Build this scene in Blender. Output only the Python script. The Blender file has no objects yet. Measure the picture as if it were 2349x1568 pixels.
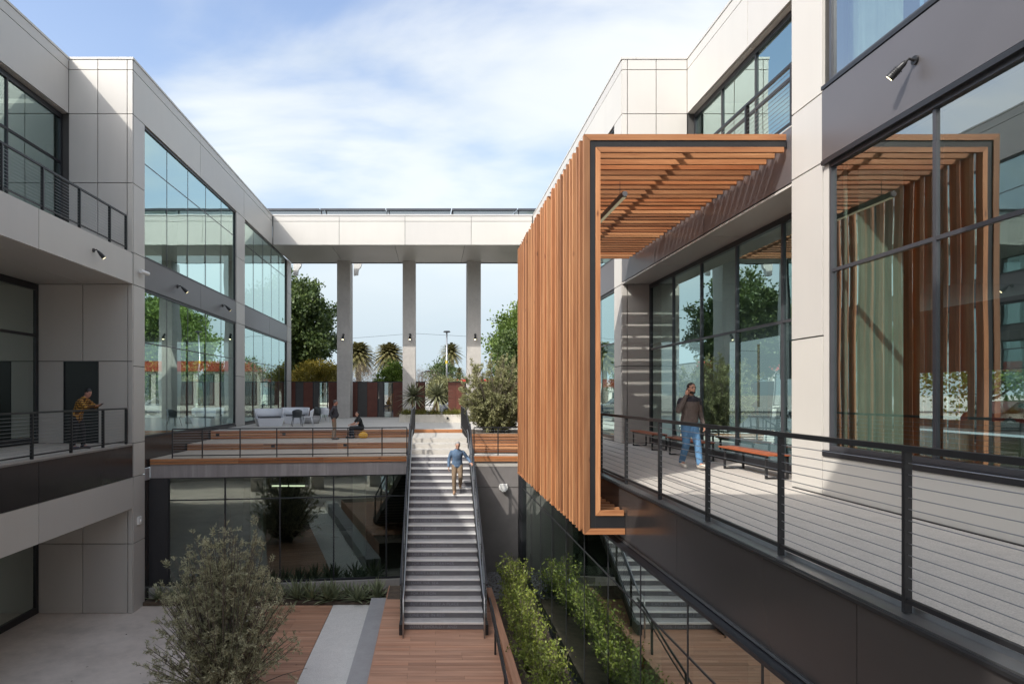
import bpy, bmesh, math, random
import numpy as np
from mathutils import Vector, Matrix, Euler

random.seed(7); RNG = np.random.default_rng(7)
SC = bpy.context.scene
COL = SC.collection
R = math.radians

# ------------------------------------------------------------------ camera
EYE = 1.55; FD = 1500.0; U0 = 990.0; V0 = 905.0
cam = bpy.data.cameras.new('camera')
cam.sensor_width = 36.0
cam.lens = FD / 2349.0 * 36.0
cam.shift_x = (1174.5 - U0) / 2349.0
cam.shift_y = (V0 - 784.0) / 2349.0
cam.clip_start = 0.05; cam.clip_end = 4000
camo = bpy.data.objects.new('camera', cam); COL.objects.link(camo)
camo.location = (0, 0, EYE); camo.rotation_euler = (R(90), 0, 0)
SC.camera = camo

# ------------------------------------------------------------------ sky, sun, exposure
SUND = Vector((0.855, 0.78, -1.0)).normalized()          # direction the light travels
ELEV = math.asin(-SUND.z)
w = bpy.data.worlds.new('World'); SC.world = w; w.use_nodes = True
nt = w.node_tree; nt.nodes.clear()
N = nt.nodes.new; L = nt.links.new
out = N('ShaderNodeOutputWorld'); bg = N('ShaderNodeBackground')
sky = N('ShaderNodeTexSky'); sky.sky_type = 'NISHITA'; sky.sun_disc = False
sky.sun_elevation = ELEV
sky.sun_rotation = math.atan2(-SUND.x, -SUND.y)
sky.air_density = 0.9; sky.dust_density = 3.2; sky.ozone_density = 2.0
geo = N('ShaderNodeTexCoord')
sep = N('ShaderNodeSeparateXYZ'); L(geo.outputs['Generated'], sep.inputs[0])
addz = N('ShaderNodeMath'); addz.operation = 'ADD'; addz.inputs[1].default_value = 0.42
absz = N('ShaderNodeMath'); absz.operation = 'ABSOLUTE'; L(sep.outputs['Z'], absz.inputs[0]); L(absz.outputs[0], addz.inputs[0])
dx = N('ShaderNodeMath'); dx.operation = 'DIVIDE'; L(sep.outputs['X'], dx.inputs[0]); L(addz.outputs[0], dx.inputs[1])
dy = N('ShaderNodeMath'); dy.operation = 'DIVIDE'; L(sep.outputs['Y'], dy.inputs[0]); L(addz.outputs[0], dy.inputs[1])
cmb = N('ShaderNodeCombineXYZ'); L(dx.outputs[0], cmb.inputs[0]); L(dy.outputs[0], cmb.inputs[1])
mp = N('ShaderNodeMapping'); mp.inputs['Rotation'].default_value = (0, 0, R(-35)); mp.inputs['Scale'].default_value = (0.7, 1.35, 1.0)
mp.inputs['Location'].default_value = (0.4, 2.2, 0)
L(cmb.outputs[0], mp.inputs[0])
n1 = N('ShaderNodeTexNoise'); n1.inputs['Scale'].default_value = 1.9; n1.inputs['Detail'].default_value = 9; n1.inputs['Roughness'].default_value = 0.50; n1.inputs['Distortion'].default_value = 0.5
L(mp.outputs[0], n1.inputs['Vector'])
cr = N('ShaderNodeValToRGB'); cr.color_ramp.elements[0].position = 0.36; cr.color_ramp.elements[1].position = 0.61
cr.color_ramp.elements[0].color = (0.10, 0.10, 0.10, 1)
cr.color_ramp.interpolation = 'EASE'
L(n1.outputs['Fac'], cr.inputs[0])
# thin cloud thickens towards the horizon as air mass does
hz = N('ShaderNodeMapRange'); hz.inputs[1].default_value = 0.0; hz.inputs[2].default_value = 0.50; hz.inputs[3].default_value = 1.08; hz.clamp = True; hz.interpolation_type = 'SMOOTHSTEP'; hz.inputs[4].default_value = 0.0
L(sep.outputs['Z'], hz.inputs[0])
mul = N('ShaderNodeMath'); mul.operation = 'MULTIPLY'; mul.inputs[1].default_value = 0.98; mul.use_clamp = True; L(cr.outputs['Color'], mul.inputs[0])
mixc = N('ShaderNodeMix'); mixc.data_type = 'RGBA'; mixc.blend_type = 'MIX'
L(mul.outputs[0], mixc.inputs['Factor'])
n2 = N('ShaderNodeTexNoise'); n2.inputs['Scale'].default_value = 3.4; n2.inputs['Detail'].default_value = 6; n2.inputs['Distortion'].default_value = 0.6
L(mp.outputs[0], n2.inputs['Vector'])
cc = N('ShaderNodeValToRGB'); cc.color_ramp.elements[0].position = 0.3; cc.color_ramp.elements[1].position = 0.7
cc.color_ramp.elements[0].color = (0.56, 0.655, 0.71, 1); cc.color_ramp.elements[1].color = (0.83, 0.88, 0.895, 1); L(n2.outputs['Fac'], cc.inputs[0])
csc = N('ShaderNodeVectorMath'); csc.operation = 'SCALE'; csc.inputs['Scale'].default_value = 2.25; L(cc.outputs['Color'], csc.inputs[0])
L(sky.outputs['Color'], mixc.inputs[6]); # a cloud scatters the light of the sky it stands in: brighter towards the sun
bw = N('ShaderNodeRGBToBW'); L(sky.outputs['Color'], bw.inputs[0])
bwm = N('ShaderNodeMath'); bwm.operation = 'MULTIPLY'; bwm.inputs[1].default_value = 0.90; L(bw.outputs[0], bwm.inputs[0])
cad = N('ShaderNodeVectorMath'); cad.operation = 'ADD'; L(csc.outputs[0], cad.inputs[0]); L(bwm.outputs[0], cad.inputs[1])
L(cad.outputs[0], mixc.inputs[7])
mixh = N('ShaderNodeMix'); mixh.data_type = 'RGBA'; L(hz.outputs[0], mixh.inputs['Factor'])
hzc = N('ShaderNodeVectorMath'); hzc.operation = 'MULTIPLY_ADD'; hzc.inputs[1].default_value = (.10, .10, .10); hzc.inputs[2].default_value = (1.85, 2.22, 2.47)
L(bw.outputs[0], hzc.inputs[0]); L(mixc.outputs[2], mixh.inputs[6]); L(hzc.outputs[0], mixh.inputs[7])
L(mixh.outputs[2], bg.inputs['Color']); bg.inputs['Strength'].default_value = 0.15
L(bg.outputs[0], out.inputs[0])

sl = bpy.data.lights.new('sun', 'SUN'); sl.energy = 2.0; sl.angle = R(0.53); sl.color = (1.0, 0.95, 0.87)
so = bpy.data.objects.new('sun', sl); COL.objects.link(so)
so.rotation_euler = SUND.to_track_quat('-Z', 'Y').to_euler(); so.location = (-40, -40, 50)

SC.view_settings.view_transform = 'Standard'; SC.view_settings.look = 'None'
SC.view_settings.exposure = 1.10; SC.view_settings.gamma = 1.0; SC.view_settings.use_curve_mapping = False
SC.cycles.max_bounces = 10; SC.cycles.diffuse_bounces = 7; SC.cycles.transparent_max_bounces = 24; SC.cycles.glossy_bounces = 5
SC.cycles.sample_clamp_indirect = 6; SC.cycles.caustics_reflective = False; SC.cycles.caustics_refractive = False
SC.cycles.use_denoising = True
try: SC.cycles.denoiser = 'OPENIMAGEDENOISE'
except Exception: pass

# ------------------------------------------------------------------ materials
def mat(name):
    m = bpy.data.materials.new(name); m.use_nodes = True
    b = m.node_tree.nodes['Principled BSDF']
    return m, m.node_tree, b
def coords(nt, scale=(1, 1, 1), kind='Object'):
    tc = nt.nodes.new('ShaderNodeTexCoord'); mp = nt.nodes.new('ShaderNodeMapping')
    mp.inputs['Scale'].default_value = scale
    nt.links.new(tc.outputs[kind], mp.inputs[0]); return mp
def noise(nt, vec, scale, detail=4, rough=0.6):
    n = nt.nodes.new('ShaderNodeTexNoise'); n.inputs['Scale'].default_value = scale
    n.inputs['Detail'].default_value = detail; n.inputs['Roughness'].default_value = rough
    nt.links.new(vec, n.inputs['Vector']); return n.outputs['Fac']
def ramp(nt, fac, stops):
    r = nt.nodes.new('ShaderNodeValToRGB'); e = r.color_ramp.elements
    e[0].position, e[0].color = stops[0][0], (*stops[0][1], 1)
    e[1].position, e[1].color = stops[-1][0], (*stops[-1][1], 1)
    for p, c in stops[1:-1]:
        k = e.new(p); k.color = (*c, 1)
    nt.links.new(fac, r.inputs[0]); return r.outputs['Color']
def mixcol(nt, fac, a, b, mode='MIX'):
    m = nt.nodes.new('ShaderNodeMix'); m.data_type = 'RGBA'; m.blend_type = mode
    if isinstance(fac, (int, float)): m.inputs['Factor'].default_value = fac
    else: nt.links.new(fac, m.inputs['Factor'])
    for i, c in ((6, a), (7, b)):
        if isinstance(c, tuple): m.inputs[i].default_value = (*c, 1)
        else: nt.links.new(c, m.inputs[i])
    return m.outputs[2]
def bump(nt, b, h, strength, dist=0.01):
    bp = nt.nodes.new('ShaderNodeBump'); bp.inputs['Strength'].default_value = strength; bp.inputs['Distance'].default_value = dist
    nt.links.new(h, bp.inputs['Height']); nt.links.new(bp.outputs[0], b.inputs['Normal'])
def objrand(nt):
    return nt.nodes.new('ShaderNodeObjectInfo').outputs['Random']
def maprange(nt, v, a, b):
    m = nt.nodes.new('ShaderNodeMapRange'); m.inputs[3].default_value = a; m.inputs[4].default_value = b
    nt.links.new(v, m.inputs[0]); return m.outputs[0]

def simple(name, col, rough=0.5, metal=0.0, var=0.12, scale=3.0, bumps=0.0, objvar=0.0, detail=5):
    m, nt, b = mat(name)
    f = noise(nt, coords(nt).outputs[0], scale, detail)
    d = tuple(c * (1 - var) for c in col); l = tuple(min(1, c * (1 + var)) for c in col)
    c = ramp(nt, f, [(0.25, d), (0.75, l)])
    if objvar:
        c = mixcol(nt, 1.0, c, ramp(nt, objrand(nt), [(0, (1 - objvar,) * 3), (1, (1 + 0 * objvar,) * 3)]), 'MULTIPLY')
    nt.links.new(c, b.inputs['Base Color']); b.inputs['Roughness'].default_value = rough; b.inputs['Metallic'].default_value = metal
    if bumps: bump(nt, b, noise(nt, coords(nt).outputs[0], scale * (12 if bumps != .1 else 2.2), 3), bumps if bumps != .1 else .8, .01 if bumps != .1 else .03)
    return m

M = {}
def facade(name, col):
    # coated aluminium: tone shifts from panel to panel, faint drip streaks, slight oil-canning
    m, nt, b = mat(name)
    tc = nt.nodes.new('ShaderNodeTexCoord'); oi = nt.nodes.new('ShaderNodeObjectInfo')
    geo = nt.nodes.new('ShaderNodeNewGeometry')
    mp = nt.nodes.new('ShaderNodeMapping'); mp.inputs['Scale'].default_value = (2.6, 2.6, 0.30); nt.links.new(geo.outputs['Position'], mp.inputs[0])
    st = noise(nt, mp.outputs[0], 1.0, 6, 0.65); bl = noise(nt, geo.outputs['Position'], 0.5, 4)
    c = ramp(nt, st, [(0.25, tuple(x * .965 for x in col)), (0.5, col), (0.8, tuple(x * 1.015 for x in col))])
    c = mixcol(nt, 0.35, c, ramp(nt, bl, [(0.3, tuple(x * .93 for x in col)), (0.7, tuple(x * 1.05 for x in col))]))
    c = mixcol(nt, 1.0, c, ramp(nt, oi.outputs['Random'], [(0.0, (0.93, 0.93, 0.94)), (1.0, (1.0, 1.0, 0.99))]), 'MULTIPLY')
    nt.links.new(c, b.inputs['Base Color'])
    nt.links.new(maprange(nt, bl, .34, .55), b.inputs['Roughness'])
    bump(nt, b, noise(nt, tc.outputs['Object'], 1.1, 1), 0.5, 0.006)
    return m
M['panel'] = facade('light_panel', (0.565, 0.543, 0.508))
M['spandrel'] = simple('grey_metal_panel', (0.165, 0.155, 0.162), 0.34, 0.4, 0.05, 0.7, 0, 0.05)
M['darkpanel'] = simple('dark_metal_panel', (0.062, 0.056, 0.055), 0.2, 0.25, 0.08, 0.6, 0, 0.05)
M['frame'] = simple('window_frame', (0.03, 0.031, 0.036), 0.38, 0.3, 0.1)
M['mullion'] = simple('mullion', (0.085, 0.088, 0.10), 0.38, 0.4, 0.1)
M['blacksteel'] = simple('black_steel', (0.022, 0.022, 0.024), 0.42, 0.2, 0.15, 6)
M['steel'] = simple('brushed_steel', (0.42, 0.42, 0.43), 0.32, 0.9, 0.08, 8)
M['cable'] = simple('steel_cable', (0.30, 0.30, 0.31), 0.35, 0.8, 0.1)
M['core'] = simple('wall_core', (0.07, 0.068, 0.066), 0.8)
M['white'] = simple('white_plastic', (0.78, 0.78, 0.76), 0.45, 0, 0.03)
M['whiteseat'] = simple('white_moulded_plastic', (0.72, 0.74, 0.78), 0.5, 0, 0.03)
M['greyseat'] = simple('dark_grey_plastic', (0.035, 0.04, 0.045), 0.5)
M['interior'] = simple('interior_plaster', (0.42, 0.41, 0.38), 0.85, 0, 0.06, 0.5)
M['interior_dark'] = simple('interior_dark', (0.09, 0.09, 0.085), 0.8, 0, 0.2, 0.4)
M['floor_in'] = simple('polished_floor', (0.16, 0.155, 0.145), 0.18, 0, 0.2, 0.6)

def concrete(name, col, speck=0.0, stains=0.25, rough=0.85, joints=None):
    m, nt, b = mat(name)
    v = coords(nt).outputs[0]
    big = noise(nt, v, 0.55, 6, 0.65); mid = noise(nt, v, 4.0, 6, 0.7); fine = noise(nt, v, 55, 2, 0.6)
    c = ramp(nt, big, [(0.3, tuple(x * (1 - stains) for x in col)), (0.5, col), (0.75, tuple(min(1, x * (1 + stains * 0.5)) for x in col))])
    c = mixcol(nt, 0.35, c, ramp(nt, mid, [(0.3, tuple(x * 0.75 for x in col)), (0.7, tuple(min(1, x * 1.2) for x in col))]))
    if speck:
        vo = nt.nodes.new('ShaderNodeTexVoronoi'); vo.inputs['Scale'].default_value = 110; nt.links.new(v, vo.inputs['Vector'])
        c = mixcol(nt, speck, c, ramp(nt, vo.outputs['Color'], [(0.2, tuple(x * 0.35 for x in col)), (0.6, col), (0.9, tuple(min(1, x * 1.5) for x in col))]))
    nt.links.new(c, b.inputs['Base Color']); b.inputs['Roughness'].default_value = rough
    bump(nt, b, fine, 0.15, 0.004)
    return m
M['concrete'] = concrete('concrete', (0.34, 0.325, 0.31))
M['plaza'] = concrete('plaza_concrete', (0.66, 0.585, 0.525), 0.0, 0.36, 0.55)
M['white_pave'] = concrete('white_paving', (0.76, 0.735, 0.69), 0.3, 0.1)
M['grey_step'] = concrete('grey_step', (0.36, 0.36, 0.365), 0.1, 0.15)
M['deckfloor'] = concrete('deck_concrete', (0.54, 0.505, 0.46), 0.22, 0.12, 0.75)
M['terrace'] = concrete('terrace_concrete', (0.50, 0.475, 0.435), 0.15, 0.1, 0.8)
M['pier'] = concrete('pier_concrete', (0.52, 0.495, 0.465), 0.0, 0.18, 0.85)
M['planterc'] = concrete('planter_concrete', (0.62, 0.585, 0.52), 0.1, 0.12)
M['fasciac'] = None
def streaked(name, col):
    m, nt, b = mat(name)
    v = coords(nt, (3.2, 3.2, 0.12)).outputs[0]
    f = noise(nt, v, 1.6, 6, 0.7); g = noise(nt, coords(nt).outputs[0], 3, 5)
    c = ramp(nt, f, [(0.32, tuple(x * 0.75 for x in col)), (0.55, col), (0.72, tuple(x * 1.5 for x in col))])
    c = mixcol(nt, 0.3, c, ramp(nt, g, [(0.3, tuple(x * 0.8 for x in col)), (0.7, tuple(x * 1.2 for x in col))]))
    nt.links.new(c, b.inputs['Base Color']); b.inputs['Roughness'].default_value = 0.8
    return m
M['fasciac'] = streaked('stained_concrete_edge', (0.30, 0.28, 0.28))
M['greenconc'] = streaked('inner_column_concrete', (0.52, 0.54, 0.49))

def wood(name, axis, dark, mid, light, rough=0.62, knots=True, grain=1.0):
    """timber with its grain along the given axis, shade varying board by board"""
    m, nt, b = mat(name)
    s = [14.0 * grain] * 3; s[axis] = 0.45 * grain
    tc = nt.nodes.new('ShaderNodeTexCoord'); oi = nt.nodes.new('ShaderNodeObjectInfo')
    mulv = nt.nodes.new('ShaderNodeVectorMath'); mulv.operation = 'MULTIPLY_ADD'
    cb = nt.nodes.new('ShaderNodeCombineXYZ')
    for i in range(3): nt.links.new(oi.outputs['Random'], cb.inputs[i])
    nt.links.new(cb.outputs[0], mulv.inputs[0]); mulv.inputs[1].default_value = (37, 53, 71); nt.links.new(tc.outputs['Object'], mulv.inputs[2])
    mp = nt.nodes.new('ShaderNodeMapping'); mp.inputs['Scale'].default_value = s; nt.links.new(mulv.outputs[0], mp.inputs[0])
    f = noise(nt, mp.outputs[0], 2.2, 7, 0.62)
    c = ramp(nt, f, [(0.28, dark), (0.5, mid), (0.74, light)])
    s2 = [2.5] * 3; s2[axis] = 0.4
    mp2 = nt.nodes.new('ShaderNodeMapping'); mp2.inputs['Scale'].default_value = s2; nt.links.new(mulv.outputs[0], mp2.inputs[0])
    g = noise(nt, mp2.outputs[0], 1.0, 3)
    c = mixcol(nt, 0.45, c, ramp(nt, g, [(0.3, dark), (0.7, light)]))
    tint = ramp(nt, oi.outputs['Random'], [(0.0, (0.42, 0.33, 0.28)), (0.18, (0.66, 0.58, 0.52)), (0.4, (0.90, 0.84, 0.80)), (0.65, (1.10, 1.06, 1.04)), (0.85, (0.92, 0.70, 0.56)), (1.0, (0.66, 0.62, 0.60))])
    c = mixcol(nt, 1.0 if knots else 0.45, c, tint, 'MULTIPLY')
    if knots:
        s3 = [3.6] * 3; s3[axis] = 1.3
        mp3 = nt.nodes.new('ShaderNodeMapping'); mp3.inputs['Scale'].default_value = s3; nt.links.new(mulv.outputs[0], mp3.inputs[0])
        vo = nt.nodes.new('ShaderNodeTexVoronoi'); vo.inputs['Scale'].default_value = 1.0; nt.links.new(mp3.outputs[0], vo.inputs['Vector'])
        k = ramp(nt, vo.outputs['Distance'], [(0.03, (0.3, 0.2, 0.15)), (0.10, (1, 1, 1))])
        c = mixcol(nt, 1.0, c, k, 'MULTIPLY')
    nt.links.new(c, b.inputs['Base Color']); b.inputs['Roughness'].default_value = rough
    bump(nt, b, f, 0.25, 0.004)
    return m
CED = ((0.25, 0.095, 0.038), (0.44, 0.195, 0.078), (0.60, 0.335, 0.165))
for i, a in enumerate('xyz'): M['cedar_' + a] = wood('cedar_' + a, i, *CED)
# slat shading put into the colour: front and back faces darkened, side edges brightened
M['cedar_face'] = wood('cedar_shaded_face', 2, *(tuple(x * .70 for x in c) for c in CED))
M['cedar_edge'] = wood('cedar_lit_edge', 2, *(tuple(x * 1.22 for x in c) for c in CED))
DK = ((0.31, 0.16, 0.095), (0.51, 0.285, 0.185), (0.67, 0.415, 0.285))
for i, a in enumerate('xy'): M['deck_' + a] = wood('deck_board_' + a, i, *DK, rough=0.55, knots=False)
M['benchwood'] = simple('bench_top_wood', (0.36, 0.10, 0.04), 0.5, 0, 0.2, 9)

def glassmat(name, f0, tint, refl, wav=0.0012, rough=0.0):
    m = bpy.data.materials.new(name); m.use_nodes = True
    nt = m.node_tree; nt.nodes.clear()
    o = nt.nodes.new('ShaderNodeOutputMaterial'); mix = nt.nodes.new('ShaderNodeMixShader')
    t = nt.nodes.new('ShaderNodeBsdfTransparent'); g = nt.nodes.new('ShaderNodeBsdfGlossy')
    t.inputs[0].default_value = (*tint, 1); g.inputs['Color'].default_value = (*refl, 1); g.inputs['Roughness'].default_value = rough
    lw = nt.nodes.new('ShaderNodeLayerWeight'); lw.inputs[0].default_value = 0.5
    p = nt.nodes.new('ShaderNodeMath'); p.operation = 'POWER'; p.inputs[1].default_value = 2.3; nt.links.new(lw.outputs['Facing'], p.inputs[0])
    gb = nt.nodes.new('ShaderNodeNewGeometry'); nb = nt.nodes.new('ShaderNodeMath'); nb.operation = 'SUBTRACT'; nb.inputs[0].default_value = 1.0
    nt.links.new(gb.outputs['Backfacing'], nb.inputs[1]); fm = nt.nodes.new('ShaderNodeMath'); fm.operation = 'MULTIPLY'
    nt.links.new(maprange(nt, p.outputs[0], f0, 1.0), fm.inputs[0]); nt.links.new(nb.outputs[0], fm.inputs[1]); nt.links.new(fm.outputs[0], mix.inputs[0])
    # slight unevenness of the float glass, different in every pane
    tc = nt.nodes.new('ShaderNodeTexCoord'); oi = nt.nodes.new('ShaderNodeObjectInfo')
    ad = nt.nodes.new('ShaderNodeVectorMath'); ad.operation = 'ADD'
    cb = nt.nodes.new('ShaderNodeCombineXYZ'); mu = nt.nodes.new('ShaderNodeMath'); mu.operation = 'MULTIPLY'; mu.inputs[1].default_value = 60
    nt.links.new(oi.outputs['Random'], mu.inputs[0])
    for i in range(3): nt.links.new(mu.outputs[0], cb.inputs[i])
    nt.links.new(tc.outputs['Object'], ad.inputs[0]); nt.links.new(cb.outputs[0], ad.inputs[1])
    n = noise(nt, ad.outputs[0], 0.55, 1, 0.4)
    bp = nt.nodes.new('ShaderNodeBump'); bp.inputs['Strength'].default_value = 1.0; bp.inputs['Distance'].default_value = wav
    nt.links.new(n, bp.inputs['Height']); nt.links.new(bp.outputs[0], g.inputs['Normal'])
    nt.links.new(t.outputs[0], mix.inputs[1]); nt.links.new(g.outputs[0], mix.inputs[2]); nt.links.new(mix.outputs[0], o.inputs[0])
    return m
M['glass'] = glassmat('coated_glass', 0.44, (0.74, 0.83, 0.80), (0.74, 0.93, 0.89), 0.005)
M['glass_low'] = glassmat('lower_glass', 0.46, (0.62, 0.70, 0.65), (0.86, 0.96, 0.90), 0.003)
M['glass_room'] = glassmat('room_glass', 0.20, (0.6, 0.68, 0.64), (0.78, 0.9, 0.84), 0.003)
M['glass_near'] = glassmat('near_glass', 0.34, (0.82, 0.91, 0.87), (0.96, 1.0, 0.98), 0.0035)

def emis(name, col, s):
    m = bpy.data.materials.new(name); m.use_nodes = True; nt = m.node_tree; nt.nodes.clear()
    o = nt.nodes.new('ShaderNodeOutputMaterial'); e = nt.nodes.new('ShaderNodeEmission')
    e.inputs[0].default_value = (*col, 1); e.inputs[1].default_value = s; nt.links.new(e.outputs[0], o.inputs[0]); return m
M['lamp'] = emis('lit_lens', (1.0, 0.86, 0.5), 2.2)
M['led'] = emis('led_strip', (1.0, 0.86, 0.55), 0.14)
M['tubelight'] = emis('tube_light', (1.0, 0.95, 0.7), 1.0)

def leafmat(name, dark, mid, light, trans=0.35, rough=0.55):
    m = bpy.data.materials.new(name); m.use_nodes = True; nt = m.node_tree; nt.nodes.clear()
    o = nt.nodes.new('ShaderNodeOutputMaterial')
    g = nt.nodes.new('ShaderNodeNewGeometry')
    c = ramp(nt, g.outputs['Random Per Island'], [(0.0, dark), (0.5, mid), (1.0, light)])
    f = noise(nt, coords(nt).outputs[0], 0.9, 3)
    c = mixcol(nt, 0.4, c, ramp(nt, f, [(0.3, dark), (0.7, light)]))
    b = nt.nodes.new('ShaderNodeBsdfPrincipled'); b.inputs['Roughness'].default_value = rough
    nt.links.new(c, b.inputs['Base Color'])
    t = nt.nodes.new('ShaderNodeBsdfTranslucent'); nt.links.new(c, t.inputs[0])
    mix = nt.nodes.new('ShaderNodeMixShader'); mix.inputs[0].default_value = trans
    nt.links.new(b.outputs[0], mix.inputs[1]); nt.links.new(t.outputs[0], mix.inputs[2]); nt.links.new(mix.outputs[0], o.inputs[0])
    return m
M['bark'] = simple('bark', (0.14, 0.115, 0.09), 0.9, 0, 0.35, 9, 0.5)
M['palebark'] = simple('pale_bark', (0.30, 0.27, 0.23), 0.9, 0, 0.3, 9, 0.4)
M['soil'] = simple('soil', (0.10, 0.075, 0.055), 0.95, 0, 0.4, 5, 0.6)
M['corten'] = simple('corten_steel', (0.13, 0.040, 0.026), 0.6, 0.1, 0.28, 1.6, 0.1, 0.25)
M['asphalt'] = simple('asphalt', (0.055, 0.055, 0.057), 0.9, 0, 0.2, 2, 0.3)
M['pavement'] = concrete('pavement', (0.40, 0.385, 0.36), 0.1, 0.15)
M['road_paint'] = simple('road_paint', (0.75, 0.75, 0.72), 0.7, 0, 0.1, 4)
M['solar'] = simple('solar_cells', (0.012, 0.016, 0.028), 0.15, 0.1, 0.2, 4)

# ------------------------------------------------------------------ geometry helpers
class G:
    def __init__(s): s.v = []; s.f = []
    def add(s, vs, fs):
        o = len(s.v); s.v += [tuple(p) for p in vs]; s.f += [tuple(i + o for i in f) for f in fs]; return s
    def box(s, x0, x1, y0, y1, z0, z1):
        x0, x1 = sorted((x0, x1)); y0, y1 = sorted((y0, y1)); z0, z1 = sorted((z0, z1))
        return s.add([(x0, y0, z0), (x1, y0, z0), (x1, y1, z0), (x0, y1, z0), (x0, y0, z1), (x1, y0, z1), (x1, y1, z1), (x0, y1, z1)],
                     [(3, 2, 1, 0), (4, 5, 6, 7), (0, 1, 5, 4), (1, 2, 6, 5), (2, 3, 7, 6), (3, 0, 4, 7)])
    def beam(s, p, q, w, h, up=(0, 0, 1)):
        p = Vector(p); q = Vector(q); d = (q - p).normalized(); up = Vector(up)
        if abs(d.dot(up)) > 0.99: up = Vector((0, 1, 0))
        r = d.cross(up).normalized(); u = r.cross(d).normalized()
        vs = []
        for e in (p, q):
            for a, b in ((-1, -1), (1, -1), (1, 1), (-1, 1)): vs.append(e + r * a * w / 2 + u * b * h / 2)
        return s.add(vs, [(0, 1, 2, 3)[::-1] and (3, 2, 1, 0), (4, 5, 6, 7), (0, 1, 5, 4), (1, 2, 6, 5), (2, 3, 7, 6), (3, 0, 4, 7)])
    def tube(s, pts, r, n=8, cap=True):
        pts = [Vector(p) for p in pts]; rs = r if isinstance(r, (list, tuple)) else [r] * len(pts)
        o = len(s.v); ref = None
        for i, p in enumerate(pts):
            a = pts[max(i - 1, 0)]; b = pts[min(i + 1, len(pts) - 1)]; d = (b - a).normalized()
            if ref is None:
                ref = d.orthogonal().normalized()
            ref = (ref - d * ref.dot(d)).normalized(); bi = d.cross(ref)
            for k in range(n):
                t = 2 * math.pi * k / n
                s.v.append(tuple(p + (ref * math.cos(t) + bi * math.sin(t)) * rs[i]))
        for i in range(len(pts) - 1):
            for k in range(n):
                k2 = (k + 1) % n
                s.f.append((o + i * n + k, o + i * n + k2, o + (i + 1) * n + k2, o + (i + 1) * n + k))
        if cap:
            s.f.append(tuple(o + k for k in range(n))[::-1]); s.f.append(tuple(o + (len(pts) - 1) * n + k for k in range(n)))
        return s
    def prism(s, poly, z0, z1):
        n = len(poly); o = len(s.v)
        for z in (z0, z1):
            for p in poly: s.v.append((p[0], p[1], z))
        s.f.append(tuple(o + i for i in range(n))[::-1]); s.f.append(tuple(o + n + i for i in range(n)))
        for i in range(n):
            j = (i + 1) % n; s.f.append((o + i, o + j, o + n + j, o + n + i))
        return s
    def ell(s, c, r, nu=14, nv=9, rot=None):
        o = len(s.v); c = Vector(c); rot = rot or Matrix.Identity(3)
        s.v.append(tuple(c + rot @ Vector((0, 0, -r[2]))))
        for i in range(1, nv):
            ph = -math.pi / 2 + math.pi * i / nv
            for k in range(nu):
                t = 2 * math.pi * k / nu
                s.v.append(tuple(c + rot @ Vector((r[0] * math.cos(ph) * math.cos(t), r[1] * math.cos(ph) * math.sin(t), r[2] * math.sin(ph)))))
        s.v.append(tuple(c + rot @ Vector((0, 0, r[2])))); e = len(s.v) - 1
        for k in range(nu):
            k2 = (k + 1) % nu
            s.f.append((o, o + 1 + k2, o + 1 + k)); s.f.append((e, o + 1 + (nv - 2) * nu + k, o + 1 + (nv - 2) * nu + k2))
            for i in range(nv - 2):
                a = o + 1 + i * nu
                s.f.append((a + k, a + k2, a + nu + k2, a + nu + k))
        return s
    def mesh(s, name, off=(0, 0, 0)):
        me = bpy.data.meshes.new(name)
        me.from_pydata([(a - off[0], b - off[1], c - off[2]) for a, b, c in s.v], [], s.f); me.update(); return me

OFF = {}
def _off(o): return OFF.get(o.name, Vector((0, 0, 0))) if o else Vector((0, 0, 0))
def thing(name, label, cat, loc=(0, 0, 0), rz=0.0, group=None):
    o = bpy.data.objects.new(name, None); COL.objects.link(o)
    o.location = loc; o.rotation_euler = (0, 0, rz); o.empty_display_size = 0.2
    o['label'] = label; o['category'] = cat
    if group: o['group'] = group
    OFF[o.name] = Vector(loc); return o
def group_part(name, parent):
    o = bpy.data.objects.new(name, None); COL.objects.link(o); o.parent = parent; OFF[o.name] = _off(parent); return o
def part(name, g, m, parent=None, smooth=False, local=False):
    """one mesh object; g holds world coordinates unless local"""
    off = (0, 0, 0) if local else _off(parent)
    me = g.mesh(name, off); 
    if smooth: me.polygons.foreach_set('use_smooth', [True] * len(me.polygons))
    me.materials.append(M[m] if isinstance(m, str) else m)
    o = bpy.data.objects.new(name, me); COL.objects.link(o)
    if parent: o.parent = parent
    OFF[o.name] = _off(parent) if not local else Vector((0, 0, 0)); return o
def tag(o, label, cat, group=None, kind=None):
    o['label'] = label; o['category'] = cat
    if group: o['group'] = group
    if kind: o['kind'] = kind
    return o
def struct(name, g, m, parent=None):
    o = part(name, g, m, parent); o['kind'] = 'structure'; return o
def inst(name, me, loc, parent=None, rz=0.0):
    """another object that shares mesh data, placed at a world position"""
    o = bpy.data.objects.new(name, me); COL.objects.link(o)
    if parent: o.parent = parent
    o.location = Vector(loc) - _off(parent); o.rotation_euler = (0, 0, rz); return o
def copy_tree(src, loc=None, rz=None, label=None, parent=None, scale=None):
    c = src.copy(); COL.objects.link(c); c.parent = parent
    if loc is not None: c.location = loc
    if rz is not None: c.rotation_euler = (0, 0, rz)
    if scale is not None: c.scale = scale if isinstance(scale, (tuple, list)) else (scale,) * 3
    if label: c['label'] = label
    for ch in src.children: copy_tree(ch, parent=c)
    return c
_MC = {}
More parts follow.
